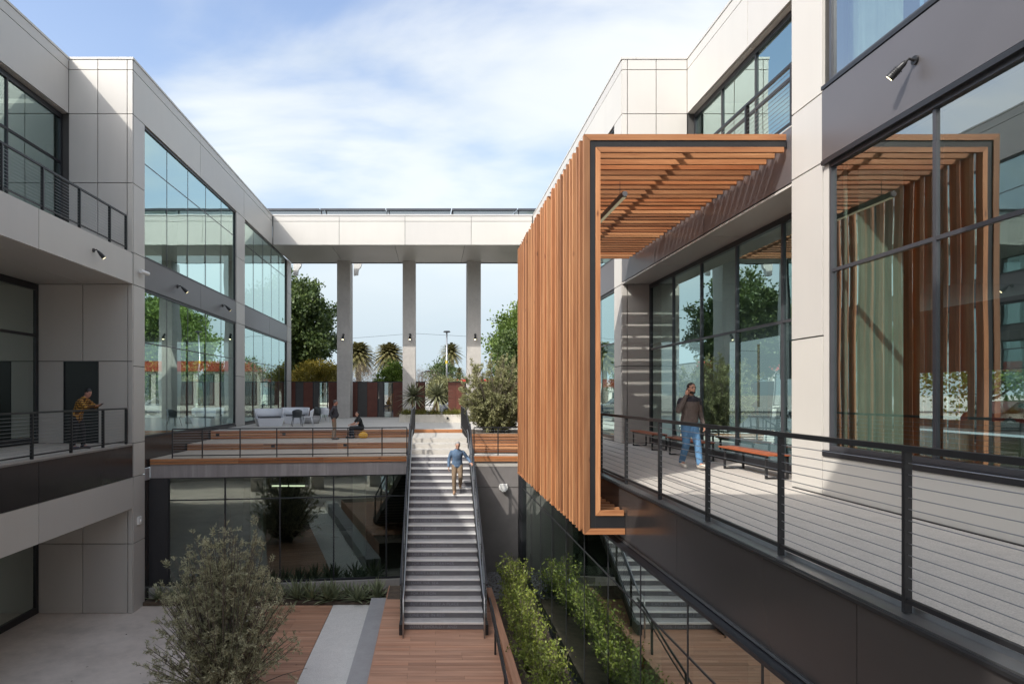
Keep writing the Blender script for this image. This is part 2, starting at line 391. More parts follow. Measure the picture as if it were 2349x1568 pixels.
def boxmesh(name, sx, sy, sz, m):
    k = (name, round(sx, 3), round(sy, 3), round(sz, 3), m)
    if k not in _MC:
        me = G().box(-sx / 2, sx / 2, -sy / 2, sy / 2, -sz / 2, sz / 2).mesh(name); me.materials.append(M[m]); _MC[k] = me
    return _MC[k]
def boxobj(name, x0, x1, y0, y1, z0, z1, m, parent):
    """a box piece whose origin is its own centre, sharing mesh data with equal pieces"""
    return inst(name, boxmesh(name, abs(x1 - x0), abs(y1 - y0), abs(z1 - z0), m), ((x0 + x1) / 2, (y0 + y1) / 2, (z0 + z1) / 2), parent)
def ux(u, y): return (u - U0) * y / FD
def vz(v, y): return EYE + (V0 - v) * y / FD
# ------------------------------------------------------------------ levels
XL, XLU, XLL = -9.55, -11.60, -12.57        # left wing: face, upper recess, lower recess
XR, XRU, XRL = 6.08, 8.17, 6.97             # right wing
YB, YE, YN = 20.9, 44.5, -0.6               # bay front, far end, near end
ZG, ZD, ZU, ZS, ZH, ZR = -5.43, 0.0, 6.10, 5.08, 10.52, 12.26
GAP = 0.012

def panels_x(P, X, s, ys, zs, m='panel', name='panel', skip=()):
    for i in range(len(ys) - 1):
        for j in range(len(zs) - 1):
            if (i, j) in skip: continue
            boxobj(name, X - s * 0.05, X, ys[i] + GAP, ys[i + 1] - GAP, zs[j] + GAP, zs[j + 1] - GAP, m, P)
def panels_y(P, Y, xs, zs, m='panel', name='panel', skip=()):
    for i in range(len(xs) - 1):
        for j in range(len(zs) - 1):
            if (i, j) in skip: continue
            boxobj(name, xs[i] + GAP, xs[i + 1] - GAP, Y, Y + 0.05, zs[j] + GAP, zs[j + 1] - GAP, m, P)
def panels_z(P, Z, xs, ys, m='panel', name='soffit_panel'):
    for i in range(len(xs) - 1):
        for j in range(len(ys) - 1):
            boxobj(name, xs[i] + GAP, xs[i + 1] - GAP, ys[j] + GAP, ys[j + 1] - GAP, Z, Z + 0.04, m, P)
def window_x(P, X, s, ys, zs, glass='glass', mw=0.035, fw=0.08, md=0.0, mul='mullion', fr='frame', only=None):
    """glazed bay in a wall that runs along y: panes, mullions, transoms, outer frame"""
    W = group_part('window', P)
    for i in range(len(ys) - 1):
        for j in range(len(zs) - 1):
            boxobj('pane', X - s * 0.055, X - s * 0.035, ys[i] + 0.004, ys[i + 1] - 0.004, zs[j] + 0.004, zs[j + 1] - 0.004, glass, W)
    for y in ys[1:-1]: boxobj('mullion', X - s * 0.10, X - s * 0.028 + s * md * 0.3, y - mw / 2, y + mw / 2, zs[0] + fw, zs[-1] - fw, mul, W)
    for z in zs[1:-1]:
        for i in range(len(ys) - 1):
            boxobj('transom', X - s * 0.10, X - s * 0.028 + s * md * 0.25, ys[i] + mw / 2 + .001, ys[i + 1] - mw / 2 - .001, z - mw / 2, z + mw / 2, mul, W)
    for y, d in ((ys[0], 1), (ys[-1], -1)): boxobj('jamb', X - s * 0.18, X + s * 0.01, y, y + d * fw * 0.6, zs[0], zs[-1], fr, W)
    for z, d in ((zs[0], 1), (zs[-1], -1)): boxobj('rail', X - s * 0.19, X + s * 0.014, ys[0] + fw * 0.6, ys[-1] - fw * 0.6, z, z + d * fw, fr, W)
    return W
def lin(a, b, n): return [a + (b - a) * i / n for i in range(n + 1)]

def wing(P, X, s, XU, XLo, far_y1):
    """far bay of a wing, from its front at YB back to the street"""
    bx = lambda n, d0, d1, y0, y1, z0, z1, m: boxobj(n, X - s * d0, X - s * d1, y0, y1, z0, z1, m, P)
    # front face of the bay
    sg = lambda xs: sorted(xs)
    up = sg([XU, X - s * 1.12 if s > 0 else X + 1.10, X - s * 0.18, X])
    panels_y(P, YB, up, [ZU, 8.32, ZH, 11.93, ZR])
    bx('wall', 0.06, abs(XU - X) + .3, YB + 0.06, YB + 0.3, ZU, ZR, 'core')
    # corner column on the courtyard side
    panels_x(P, X, s, [YB + .051, 21.78], [ZG, -3.21, -1.08, 0, 2.47, ZS, ZU, 8.32, ZH])
    bx('wall', 0.06, 0.5, YB + 0.31, 21.76, ZG, ZH, 'core')
    # parapet band and coping
    ysp = [YB + .051, 27.0, 33.3, far_y1]
    panels_x(P, X, s, ysp, [ZH, 11.93, ZR])
    bx('wall', 0.06, 0.4, YB + 0.31, far_y1, ZH + 0.02, ZR - 0.01, 'core')
    boxobj('coping', X + s * 0.02, X - s * 0.45, YB - 0.02, far_y1, ZR, ZR + 0.07, 'panel', P)
    boxobj('coping', X - s * 0.46, XU - s * 0.02, YB - 0.02, YB + 0.4, ZR, ZR + 0.07, 'panel', P)
    # columns between the glazed bays
    for y0, y1 in ((32.0, 33.45), (43.3, YE)):
        panels_x(P, X, s, [y0, y1], [0.0, 2.47, ZS, ZU, 8.32, ZH]); bx('wall', 0.06, 0.4, y0 + .02, y1 - .02, 0.0, ZH, 'core')
    for y0, y1 in ((21.78, 32.0), (33.45, 43.3)):
        ys = lin(y0, y1, 5)
        window_x(P, X - s * 0.06, s, ys, [ZU, 9.3, ZH])
        window_x(P, X - s * 0.06, s, ys, [0.10, 3.3, ZS])
        panels_x(P, X - s * 0.01, s, [y0, y0 + (y1 - y0) * .52, y1], [ZS, ZU], 'spandrel', 'spandrel_panel')
        bx('wall', 0.08, 0.3, y0, y1, ZS + .02, ZU - .02, 'core')
        boxobj('plinth', X - s * 0.02, X - s * 0.2, y0, y1, -0.9, 0.095, 'darkpanel', P)
    # inside: slabs, back wall, roof, columns
    xb = X - s * 15
    for z0, z1, m in ((-0.3, 0.02, 'floor_in'), (ZS + 0.05, ZU - 0.04, 'interior'), (11.0, 11.4, 'interior')):
        boxobj('slab', X - s * 0.42, xb, YB + 0.32, YE, z0, z1, m, P)
    for y in (24.8, 35.5):
        for d in (4.5, 9.5):
            boxobj('column', X - s * d, X - s * (d + .6), y, y + .6, 0.03, ZS, 'interior', P)
            boxobj('column', X - s * d, X - s * (d + .6), y, y + .6, ZU - .03, 11.0, 'interior', P)

# ================================================================== left wing
LW = thing('office_wing', 'grey panelled left office wing with stacked balconies and tall reflective glazing', 'building', (-14, 20.9, ZG))
wing(LW, XL, 1, XLU, XLL, 39.25)
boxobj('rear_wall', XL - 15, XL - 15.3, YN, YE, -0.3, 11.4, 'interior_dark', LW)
# lower parts of the front face with the door opening
xs = [XLL, -11.76, -11.15, -10.65, -9.71, XL]
panels_y(LW, YB, [XLL, -11.15, -9.71, XL], [2.62, ZS])
panels_y(LW, YB, [XLL, -11.76], [0, 2.62]); panels_y(LW, YB, [-10.65, -9.71, XL], [0, 2.62])
panels_y(LW, YB, [XLL, -11.15, -9.71, XL], [ZG, -3.21, -1.08])
boxobj('wall', XLL - .3, XL - .06, YB + .06, YB + .3, ZG, ZS, 'core', LW)
dg = part('door', G().box(-11.74, -10.67, YB + .035, YB + .055, 0.02, 2.60), simple('dark_door_paint', (0.012, 0.015, 0.018), 0.35), LW)
part('door_frame', G().box(-11.76, -11.74, YB - .01, YB + .056, 0.0, 2.62).box(-10.67, -10.65, YB - .01, YB + .056, 0, 2.62).box(-11.74, -10.67, YB - .01, YB + .056, 2.60, 2.62), 'frame', dg)
part('handle', G().tube([(-10.78, YB + .03, 1.05), (-10.78, YB - .04, 1.05), (-10.92, YB - .04, 1.05)], .012), 'steel', dg)
# recess: frieze, upper window wall, balcony slabs, lower window walls
ysr = [YN, 5.9, 10.9, 15.9, YB]
panels_x(LW, XLU, 1, ysr, [ZH, 11.93, ZR])
boxobj('wall', XLU - .06, XLU - .4, YN, YB, ZH + .06, ZR - .01, 'core', LW)
boxobj('coping', XLU + .02, XLU - .45, YN, YB - .021, ZR, ZR + .07, 'panel', LW)
panels_z(LW, ZH - .0, [XLU - .3, XLU - .055], ysr, 'panel')
window_x(LW, XLU - .2, 1, lin(YN, YB - .02, 8), [ZU + .02, 8.95, ZH - .02], 'glass', .07, .16, .1, 'frame')
panels_x(LW, XL, 1, ysr, [ZS, ZU - .02]); boxobj('wall', XL - .06, XL - .3, YN, YB, ZS + .06, ZU - .03, 'core', LW)
boxobj('balcony_floor', XL - .061, XLU - .3, YN, YB, ZU - .02, ZU, 'deckfloor', LW)
panels_z(LW, ZS, [XLL, -11.1, XL - .052], ysr)
boxobj('slab', XL - .31, XL - 15, YN, YB + .05, ZS + .1, ZU - .03, 'interior', LW)
window_x(LW, XLL, 1, lin(YN, YB - .02, 8), [0.02, 3.43, ZS - .01], 'glass_low', .09, .2, .1, 'frame')
panels_x(LW, XL, 1, ysr, [-1.08, -.07], 'darkpanel', 'fascia_panel'); panels_x(LW, XL, 1, ysr, [-2.08, -1.08], 'panel', 'fascia_panel')
boxobj('edge_trim', XL + .02, XL - .2, YN, YB - .01, -.07, -.02, 'steel', LW)
boxobj('wall', XL - .06, XL - .3, YN, YB, -2.02, -.08, 'core', LW)
boxobj('balcony_floor', XL - .02, XLL - .2, YN, YB, -.02, 0.0, 'deckfloor', LW)
panels_z(LW, -2.08, [XLL, -11.1, XL - .052], ysr)
boxobj('slab', XL - .31, XL - 15, YN, YB + .05, -1.98, -.03, 'interior', LW)
window_x(LW, XLL, 1, lin(YN, YB - .02, 8), [ZG + .02, -3.1, -2.09], 'glass_low', .09, .2, .1, 'frame')
boxobj('slab', XLU - .5, XL - 15, YN, YB, 11.0, 11.4, 'interior', LW)
boxobj('rear_wall', XLL - 5, XLL - 5.2, YN, YB, ZG, -2, 'interior_dark', LW)
boxobj('slab', XLL - .25, XL - 15, YN, YB + .05, ZG + .001, ZG + .02, 'floor_in', LW)
# strip of wall between the corner column and the room under the terrace
boxobj('plinth', XL - .02, XL - .2, 21.785, 22.4, ZG, -1.3, 'darkpanel', LW)
boxobj('end_wall', XL - 15, XLL - .31, YB + .06, YB + .3, ZG, ZS, 'interior_dark', LW)

# ================================================================== right wing
RW = thing('office_wing', 'sunlit pale panelled right office wing with large windows and walkway glazing', 'building', (9, 20.9, ZG))
wing(RW, XR, -1, XRU, XRL, 39.25)
# lower front return of the bay
panels_y(RW, YB, [XR, XR + .18, XRL], [0, 2.47, ZS], 'panel')
boxobj('wall', XR + .06, XRL + .4, YB + .06, YB + .3, ZG, ZS, 'core', RW)
YC0, YC1 = 10.17, 11.05                       # column at the end of the near bay
panels_x(RW, XR, -1, [YC0, YC1], [0.0, 2.47, 5.16, 6.25, 8.32, ZH, 11.93, ZR])
boxobj('wall', XR + .06, XR + .4, YC0, YC1 - .06, 0, ZR - .01, 'core', RW); boxobj('wall', XR + .41, XRU - .01, YC1 - .12, YC1 - .055, 0, ZR - .01, 'core', RW)
for z0, z1 in ((0, 2.47), (2.47, ZS), (ZS, ZU), (ZU, 8.32), (8.32, ZH), (ZH, ZR)):
    boxobj('panel', XR + .052, (XRL if z1 <= ZS else XRU), YC1 - .05, YC1, z0 + GAP, z1 - GAP, 'panel', RW)
# recess between the near column and the far bay
ysq = [YC1 + .001, 15.0, YB]
panels_x(RW, XRU, -1, [YC1 + .001, 13.6, 16.9, YB], [ZH, 11.93, ZR])
boxobj('wall', XRU + .06, XRU + .4, YC1, YB, ZH + .06, ZR - .01, 'core', RW)
boxobj('coping', XRU - .02, XRU + .45, YC1, YB - .021, ZR, ZR + .07, 'panel', RW)
panels_z(RW, ZH, [XRU + .055, XRU + .32], [YC1, 13.6, 16.9, YB])
window_x(RW, XRU + .22, -1, lin(YC1, YB - .02, 5), [ZU + .02, 8.95, ZH - .02], 'glass', .07, .14, .1, 'frame')
panels_x(RW, XR, -1, [YC1 + .002, 14.6, 17.8, YB], [ZS + .05, ZU - .02], 'spandrel', 'spandrel_panel')
boxobj('wall', XR + .06, XR + .3, YC1, YB, ZS + .06, ZU - .03, 'core', RW)
boxobj('balcony_floor', XR + .0, XRU + .3, YC1, YB, ZU - .02, ZU, 'deckfloor', RW)
panels_z(RW, ZS, [XR + .001, XRL + .1], [YC1, 14.6, 17.8, YB])
window_x(RW, XRL, -1, lin(YC1, YB - .02, 5), [0.06, 3.0, ZS - .01], 'glass', .055, .12, .1, 'mullion')
# near bay: plinth, window, spandrel, upper window
boxobj('panel', XR, XR + .05, 5.0, YC0 - GAP, 0.01, .60, 'panel', RW); boxobj('panel', XR, XR + .05, YN, 5.0 - GAP, 0.01, .60, 'panel', RW)
boxobj('wall', XR + .06, XR + .3, YN, YC0, 0, .58, 'core', RW)
boxobj('sill', XR - .02, XR + .2, YN, YC0 - .02, .605, .70, 'frame', RW)
window_x(RW, XR + .03, -1, [YN, 1.96, 3.96, 5.96, 7.96, YC0 - .14], [.70, 3.45, 5.10], 'glass_near', .05, .07, .07, 'mullion', 'mullion')
boxobj('panel', XR + .012, XR + .3, YC0 - .139, YC0 - GAP, .70, 5.14, 'panel', RW)
panels_x(RW, XR - .035, -1, [YN, 3.96, YC0 - .03], [5.16, 6.25], 'spandrel', 'spandrel_panel')
boxobj('wall', XR + .02, XR + .3, YN, YC0 - .04, 5.18, 6.23, 'core', RW)
boxobj('trim', XR - .05, XR + .1, YN, YC0 - .04, 5.09, 5.158, 'frame', RW); boxobj('trim', XR - .05, XR + .1, YN, YC0 - .04, 6.252, 6.31, 'frame', RW)
window_x(RW, XR + .03, -1, [YN, 1.96, 3.96, 5.96, 7.96, YC0 - .14], [6.315, 9.3, ZH], 'glass_near', .05, .07, .07, 'mullion', 'mullion')
panels_x(RW, XR, -1, [YN, 5, YC0], [ZH, 11.93, ZR])
# slabs and the far side of the right wing, open to the street through windows
boxobj('slab', XR + .31, 24, YN, YB + .31, ZS + .06, ZU - .03, 'interior', RW)
boxobj('slab', XR + .31, 24, YN, YC1 - .05, -.3, .05, 'floor_in', RW); boxobj('slab', XRL + .2, 24, YC1 - .049, YB + .31, -.3, .05, 'floor_in', RW)
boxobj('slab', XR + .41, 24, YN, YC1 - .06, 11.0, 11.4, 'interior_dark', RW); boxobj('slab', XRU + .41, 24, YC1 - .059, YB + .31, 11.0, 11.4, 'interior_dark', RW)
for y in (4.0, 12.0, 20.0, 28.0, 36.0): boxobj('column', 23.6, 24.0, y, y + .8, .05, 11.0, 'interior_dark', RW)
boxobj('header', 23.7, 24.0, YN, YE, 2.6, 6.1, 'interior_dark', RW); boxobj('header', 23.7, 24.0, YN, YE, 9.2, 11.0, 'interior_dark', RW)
boxobj('sill', 23.7, 24.0, YN, YE, .05, .4, 'interior_dark', RW)
boxobj('column', 6.66, 7.36, 10.2, 10.9, .05, ZS, 'greenconc', RW); boxobj('column', 6.66, 7.36, 10.2, 10.9, ZU, 11.0, 'greenconc', RW)
for y in (2.6,): 
    boxobj('column', 10.5, 11.1, y, y + .6, .05, ZS, 'greenconc', RW)
for x, y in ((13, 12), (13, 20), (18, 7), (18, 15)): boxobj('column', x, x + .5, y, y + .5, .05, ZS, 'interior', RW)
# room below the walkway, with its glass wall beside the courtyard
XG = 3.20
window_x(RW, XG, -1, [YN] + [0.8 + 1.864 * i for i in range(0, 12)] + [23.2], [-5.0, -1.75, -1.0], 'glass_low', .028, .05, .0, 'frame')
boxobj('slab', XG + .06, 13, YN, 22.999, -5.3, -5.02, 'floor_in', RW)
boxobj('rear_wall', 12.8, 13, YN, 23.2, -5.0, -.3, 'interior', RW)
boxobj('corner_post', XG - .09, XG + .2, 23.201, 23.63, -5.0, -.84, 'frame', RW)
boxobj('rear_wall', XG + .2, 12.8, 23.0, 23.2, -5.4, -.5, 'interior', RW)
for y in (3.5, 9.0, 14.5, 20.0): boxobj('column', 4.6, 5.1, y, y + .5, -5.02, -1.0, 'interior', RW)

# ================================================================== rear wing (behind the viewpoint, closes the court)
BW = thing('roof_bridge', 'rear roof bridge on piers, found only as a reflection in the courtyard glass', 'building', (-2, -2, -.12))
boxobj('roof', XLU, XRU - .06, .65, -4.2, ZH, ZR, 'panel', BW)
boxobj('walkway', XL, XR - .06, -3.0, .7, -.3, -.0, 'deckfloor', BW)
for x in (-6.3, -1.9, 2.4): boxobj('pier', x, x + .87, -3.0, -4.1, ZG, ZH - .001, 'pier', BW)
tag(boxobj('retaining_wall', XL - 15, 25, -9.6, -9.3, ZG, -.1, 'panel', None), 'pale retaining wall closing the rear of the court', 'wall')
boxobj('end_wall', XL - 15, XLL - .3, YN - .3, YN - .01, ZG, 11.4, 'interior_dark', LW)
boxobj('end_wall', XR + .4, 24, YN - .3, YN - .01, -5.3, 11.4, 'interior_dark', RW)

# ================================================================== beam across the end of the court
BM = thing('roof_bridge', 'long white panelled beam spanning the court on concrete piers', 'building', (-1.5, 42, 0))
xe = [XL + .0, -6.6, -2.25, 2.1, XR + .0]
xe = [XL + .051, ux(778, 39.2), ux(929, 39.2), ux(1081, 39.2), XR - .051]
panels_y(BM, 39.2, xe, [ZH, 11.93, ZR])
boxobj('wall', XL, XR, 39.27, 39.5, ZH + .05, ZR - .01, 'core', BM)
boxobj('coping', XL + .03, XR - .03, 39.17, 39.7, ZR, ZR + .08, 'panel', BM)
panels_z(BM, ZH - .02, [XL + .02, -6.0, -2.2, 2.0, XR - .02], [39.26, 44.4], 'panel')
boxobj('roof', XL, XR, 39.51, 44.4, ZH + .06, ZH + .6, 'core', BM)
boxobj('edge_trim', XL + .02, XR - .02, 44.41, 44.5, ZH - .06, ZH + .6, 'frame', BM)
for a, b in ((773, 803), (923.6, 953), (1072, 1103)):
    boxobj('pier', ux(a, 43.7), ux(b, 43.7), 43.7, 45.2, -.14, ZH - .021, 'pier', BM)
# white gutter brackets behind the beam
for u in (674, 812):
    g = G(); x = ux(u, 45.6)
    pts = [(x, ZH + .5), (x + .62, ZH + .5), (x + .50, 10.45), (x + .36, 10.3), (x + .31, 10.1), (x + .30, 9.9), (x, 9.85)]
    o = len(g.v)
    for yy in (45.45, 45.75):
        for a, b in pts: g.v.append((a, yy, b))
    n = len(pts); g.f += [tuple(range(n)), tuple(range(n, 2 * n))[::-1]] + [(i, i + n, (i + 1) % n + n, (i + 1) % n) for i in range(n)]
    part('bracket', g, 'white', BM)

# ================================================================== ground, court floor, terrace
hx0, hx1, hy0, hy1 = -25, 25, -9.5, 45.4
BIG = 1500
g = G()
xsg = [-BIG, hx0, hx1, BIG]; ysg = [-BIG, hy0, hy1, BIG]
for i in range(3):
    for j in range(3):
        if i == 1 and j == 1: continue
        a, b, c, d = xsg[i], xsg[i + 1], ysg[j], ysg[j + 1]
        g.add([(a, c, -.16), (b, c, -.16), (b, d, -.16), (a, d, -.16)], [(0, 1, 2, 3)])
struct('ground', g, M['pavement'])
struct('road', G().box(-400, 400, 56.5, 68.5, -.2, -.15), 'asphalt')
struct('kerb', G().box(-400, 400, 56.2, 56.498, -.2, -.03), 'pavement')
for i in range(-9, 10): tag(part('lane_marking', G().box(i * 9 - 1.5, i * 9 + 1.5, 62.42, 62.58, -.149, -.146), 'road_paint'), '', '')
for o in list(COL.objects):
    if o.name.startswith('lane_marking'):
        o.parent = bpy.data.objects['road']
        for k in ('label', 'category'): del o[k]
struct('court_floor', G().box(XL - 15, 3.1, -9.5, 24, ZG - .2, ZG), 'plaza')
# dark score joints in the court floor
CF = bpy.data.objects['court_floor']

# lower timber deck, white strip, grey step, timber platform
LD = struct('lower_deck', G().box(-5.6, -3.25, 7.0, 21.6, ZG - .1, ZG + .03), 'soil')
def boards_x(parent, x0, x1, y0, y1, z, wdt, m, seed, maxlen=2.6, name='plank'):
    rr = random.Random(seed); y = y0; k = 0
    while y + wdt <= y1 + 1e-6:
        x = x0; first = True
        while x < x1 - 1e-6:
            ln = rr.choice((1.2, 1.8, 2.4)) if not first else rr.choice((.8, 1.4, 2.0)); first = False
            e = min(x1, x + ln)
            if x1 - e < .4: e = x1
            boxobj(name, x + .003, e - .003, y + .004, y + wdt - .004, z - .03, z + rr.choice((0, .0015, .003)), m, parent); x = e
        y += wdt; k += 1
boards_x(LD, -5.6, -3.25, 12.0, 21.58, ZG + .06, .14, 'deck_x', 3)
struct('paving_strip', G().box(-3.24, -1.92, 6.0, 21.6, ZG - .1, ZG + .05), 'white_pave')
struct('concrete_step', G().box(-1.91, -1.32, 6.0, 20.8, ZG - .1, -4.9), 'grey_step')
TP = struct('timber_platform', G().box(-1.31, 1.62, 9.0, 20.4, ZG - .1, -4.40), 'soil')
boards_x(TP, -1.31, 1.62, 10.4, 18.94, -4.365, .14, 'deck_x', 5)
part('edge_board', G().box(-1.33, -1.30, 9, 20.4, ZG, -4.39), 'deck_y', TP)
# planting bed below the terrace and the raised bed beside the glass
def skew(x): return 22.13 + (x - XL) * (23.3 - 22.13) / (-.88 - XL)     # line of the terrace edge
struct('planting_bed', G().prism([(XL, 21.62), (-1.4, 21.62), (-1.4, skew(-1.4)), (XL, skew(XL))], ZG - .1, ZG + .12), 'soil')
struct('bed_kerb', G().prism([(XL + .02, skew(XL) - .10), (1.42, skew(1.42) - .10), (1.42, skew(1.42) + .02), (XL + .02, skew(XL) + .02)], ZG, -4.97), 'concrete')
RB = struct('raised_bed', G().box(1.80, 3.12, 5.0, 23.3, ZG, -4.78), 'soil')
part('timber_kerb', G().box(1.63, 1.80, 9.0, 19.6, ZG, -4.22), 'deck_y', RB)

M['tread_c'] = concrete('tier_concrete', (0.46, 0.395, 0.325), 0.2, 0.1, 0.8)
# terrace: lowest tread follows the skewed edge; two seating tiers; upper floor
ZT0, ZT1 = -.62, -.37
TER = struct('terrace', G().box(XL + .02, XR - .02, 29.9, 45.38, -.5, -.0), 'terrace')
for x0, x1, y0, y1 in ((XL + .02, -.9, 28.2, 29.9), (-.9, 1.45, 29.4, 29.9), (1.45, 3.2, 27.6, 29.9), (3.2, XR - .02, 24.6, 29.9)): pass
e1a, e1b = (XL + .03, 28.2), (-.9, 29.55)
e2a, e2b = (XL + .03, 25.5), (-.9, 26.6)
ela, elb = (XL + .03, skew(XL)), (-.9, skew(-.9))
part('upper_floor', G().prism([e1a, e1b, (-.9, 29.899), (XL + .03, 29.899)], -.5, -.0), 'terrace', TER)
part('tread', G().prism([e2a, e2b, (e1b[0], e1b[1] + .1), (e1a[0], e1a[1] + .1)], -1.0, ZT1), 'tread_c', TER)
part('tread', G().prism([ela, elb, (e2b[0], e2b[1] + .1), (e2a[0], e2a[1] + .1)], -1.0, ZT0), 'tread_c', TER)
def tierboards(a, b, z0, z1, n, proud=.035, m='cedar_x'):
    a = Vector((*a, 0)); b = Vector((*b, 0)); d = (b - a); ln = d.length; d.normalize(); nn = Vector((d.y, -d.x, 0)); ang = math.atan2(d.y, d.x)
    h = (z1 - z0) / n; segs = max(1, round(ln / 2.8)); 
    for k in range(n):
        for q in range(segs):
            s0 = ln * q / segs; s1 = ln * (q + 1) / segs
            c = a + d * (s0 + s1) / 2 + nn * (proud / 2 + .002)
            inst('board', boxmesh('board', s1 - s0 - .006, proud, h - .022, m), (c.x, c.y, z0 + h * (k + .5)), TER, ang)
tierboards(e1a, e1b, ZT1 + .01, 0 + .0, 3); tierboards(e2a, e2b, ZT0 + .01, ZT1, 3)
tierboards(ela, elb, ZT0 - .2, ZT0 - .0, 2, .05)
# concrete edge beam below the timber edge
def edge_prism(a, b, t0, t1):
    a = Vector(a); b = Vector(b); d = (b - a).normalized(); n = Vector((d.y, -d.x))
    return [tuple(a + n * t0), tuple(b + n * t0), tuple(b + n * t1), tuple(a + n * t1)][::1]
part('edge_beam', G().prism(edge_prism(ela, elb, .02, -.6), -1.27, ZT0 - .205), 'fasciac', TER)
part('left_edge_beam', G().box(XL - .01, XL + .03, 21.785, skew(XL) - .03, -1.3, -.905), 'fasciac', TER)
# little square step lights in the tier faces
def onedge(a, b, u, lift):
    # point on a tier edge seen in direction u
    t = (u - U0) / FD; ax, ay = a; bx_, by_ = b
    k = (t * ay - ax) / ((bx_ - ax) - t * (by_ - ay)); return (ax + (bx_ - ax) * k, ay + (by_ - ay) * k)
for a, b, u, z in ((e1a, e1b, 652, -.17), (e2a, e2b, 627, -.48), (e2a, e2b, 792, -.47), (e1a, e1b, 500, -.17)):
    p = onedge(a, b, u, 0)
    o = part('step_light', G().box(p[0] - .07, p[0] + .07, p[1] - .065, p[1] - .03, z - .05, z + .05), 'blacksteel')
    tag(o, {652: 'small black step light in upper timber tier', 627: 'small black step light low in timber tier, left one', 792: 'small black step light low in timber tier near seated woman', 500: 'small black step light at left end of upper tier'}[u], 'step light', 'step lights in the timber tiers')
# upper steps between terrace and landing
XS0, XS1 = -.72, 1.33
part('landing', G().box(-.9, 1.45, 23.3, 23.95, -1.0, ZT0), 'terrace', TER)
part('step', G().box(-.88, 1.45, 23.951, 24.75, -1.0, -.465), 'terrace', TER)
part('step', G().box(-.88, 1.45, 24.751, 25.65, -1.0, -.31), 'terrace', TER)
part('step', G().box(-.88, 1.45, 25.651, 29.42, -1.0, -.155), 'terrace', TER)
part('upper_floor', G().box(-.898, 1.45, 29.421, 29.899, -.5, 0), 'terrace', TER)
boxobj('board', -.88, 1.44, 29.38, 29.418, -.15, -.08, 'cedar_x', TER); boxobj('board', -.88, 1.44, 29.38, 29.418, -.075, -.003, 'cedar_x', TER)
# right part of the terrace: floor behind rail, slatted planter
part('tread', G().box(1.46, XR - .03, 23.3, 24.65, -1.0, ZT0), 'terrace', TER)
for k in range(2): boxobj('board', 1.46, 3.3, 23.245, 23.298, ZT0 - .2 + k * .1, ZT0 - .108 + k * .1, 'cedar_x', TER)
PL = struct('planter_box', G().box(1.47, XR - .05, 24.66, 28.2, -.62, .06), 'soil')
for k in range(6): boxobj('board', 1.47, 5.9, 24.62, 24.658, -.61 + k * .118, -.61 + k * .118 + .095, 'cedar_x', PL)
part('upper_floor', G().box(1.46, XR - .03, 28.21, 29.899, -.5, 0), 'terrace', TER)
# dark wall beside the stair
DW = struct('courtyard_wall', G().box(1.42, XG - .092, 23.36, 23.6, -5.0, -.83), 'core')
M['slate'] = simple('slate_panel', (0.20, 0.185, 0.18), .5, 0.1, .14, 1.4, 0.05)
panels_y(DW, 23.31, [1.42, XG - .095], [-4.9, -1.75, -.84], 'slate', 'panel')
# glazed wall of the room below the terrace, along the skewed edge
UR = thing('glazed_room', 'dark glazed room tucked below the timber tiers of the terrace', 'building', (-5, 23, ZG))
a = Vector((XL + .25, skew(XL + .25) + .1)); b = Vector((1.40, skew(1.40) + .1)); d = (b - a); ln = d.length; d.normalize(); ang = math.atan2(d.y, d.x)
W = group_part('window', UR)
us = [0.0] + [ln * k / 6 for k in range(1, 7)]
us = [0.35, 2.2, 4.05, 5.9, 7.75, 9.3, ln]
ga = lambda s: a + d * s
zs = [-4.96, -2.05, -1.27]
for i in range(len(us) - 1):
    for j in range(2):
        c = ga((us[i] + us[i + 1]) / 2)
        inst('pane', boxmesh('pane', us[i + 1] - us[i] - .008, .02, zs[j + 1] - zs[j] - .008, 'glass_room'), (c.x, c.y, (zs[j] + zs[j + 1]) / 2), W, ang)
for s in us:
    c = ga(s); inst('mullion', boxmesh('mullion', .05, .14, zs[-1] - zs[0], 'frame'), (c.x, c.y + .02, (zs[0] + zs[-1]) / 2), W, ang)
c = ga((us[0] + us[-1]) / 2)
for z, h in ((zs[0] + .02, .07), (zs[1], .04), (zs[2] - .02, .05)): inst('transom', boxmesh('transom', us[-1] - us[0], .10, h, 'frame'), (c.x, c.y + .012, z), W, ang)
c = ga(.03); inst('corner_post', boxmesh('corner_post', .62, .2, 3.66, 'frame'), (c.x, c.y, -3.1), UR, ang)
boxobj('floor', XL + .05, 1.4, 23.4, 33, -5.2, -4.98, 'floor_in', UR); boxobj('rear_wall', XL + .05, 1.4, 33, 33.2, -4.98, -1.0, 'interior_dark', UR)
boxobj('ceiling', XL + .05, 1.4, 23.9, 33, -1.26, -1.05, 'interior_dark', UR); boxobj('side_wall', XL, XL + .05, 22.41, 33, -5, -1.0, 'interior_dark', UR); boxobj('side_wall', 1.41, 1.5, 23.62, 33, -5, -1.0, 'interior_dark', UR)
for x, y in ((-7.2, 26.0), (-3.2, 26.5), (.4, 27)): boxobj('column', x, x + .5, y, y + .5, -4.98, -1.26, 'interior', UR)
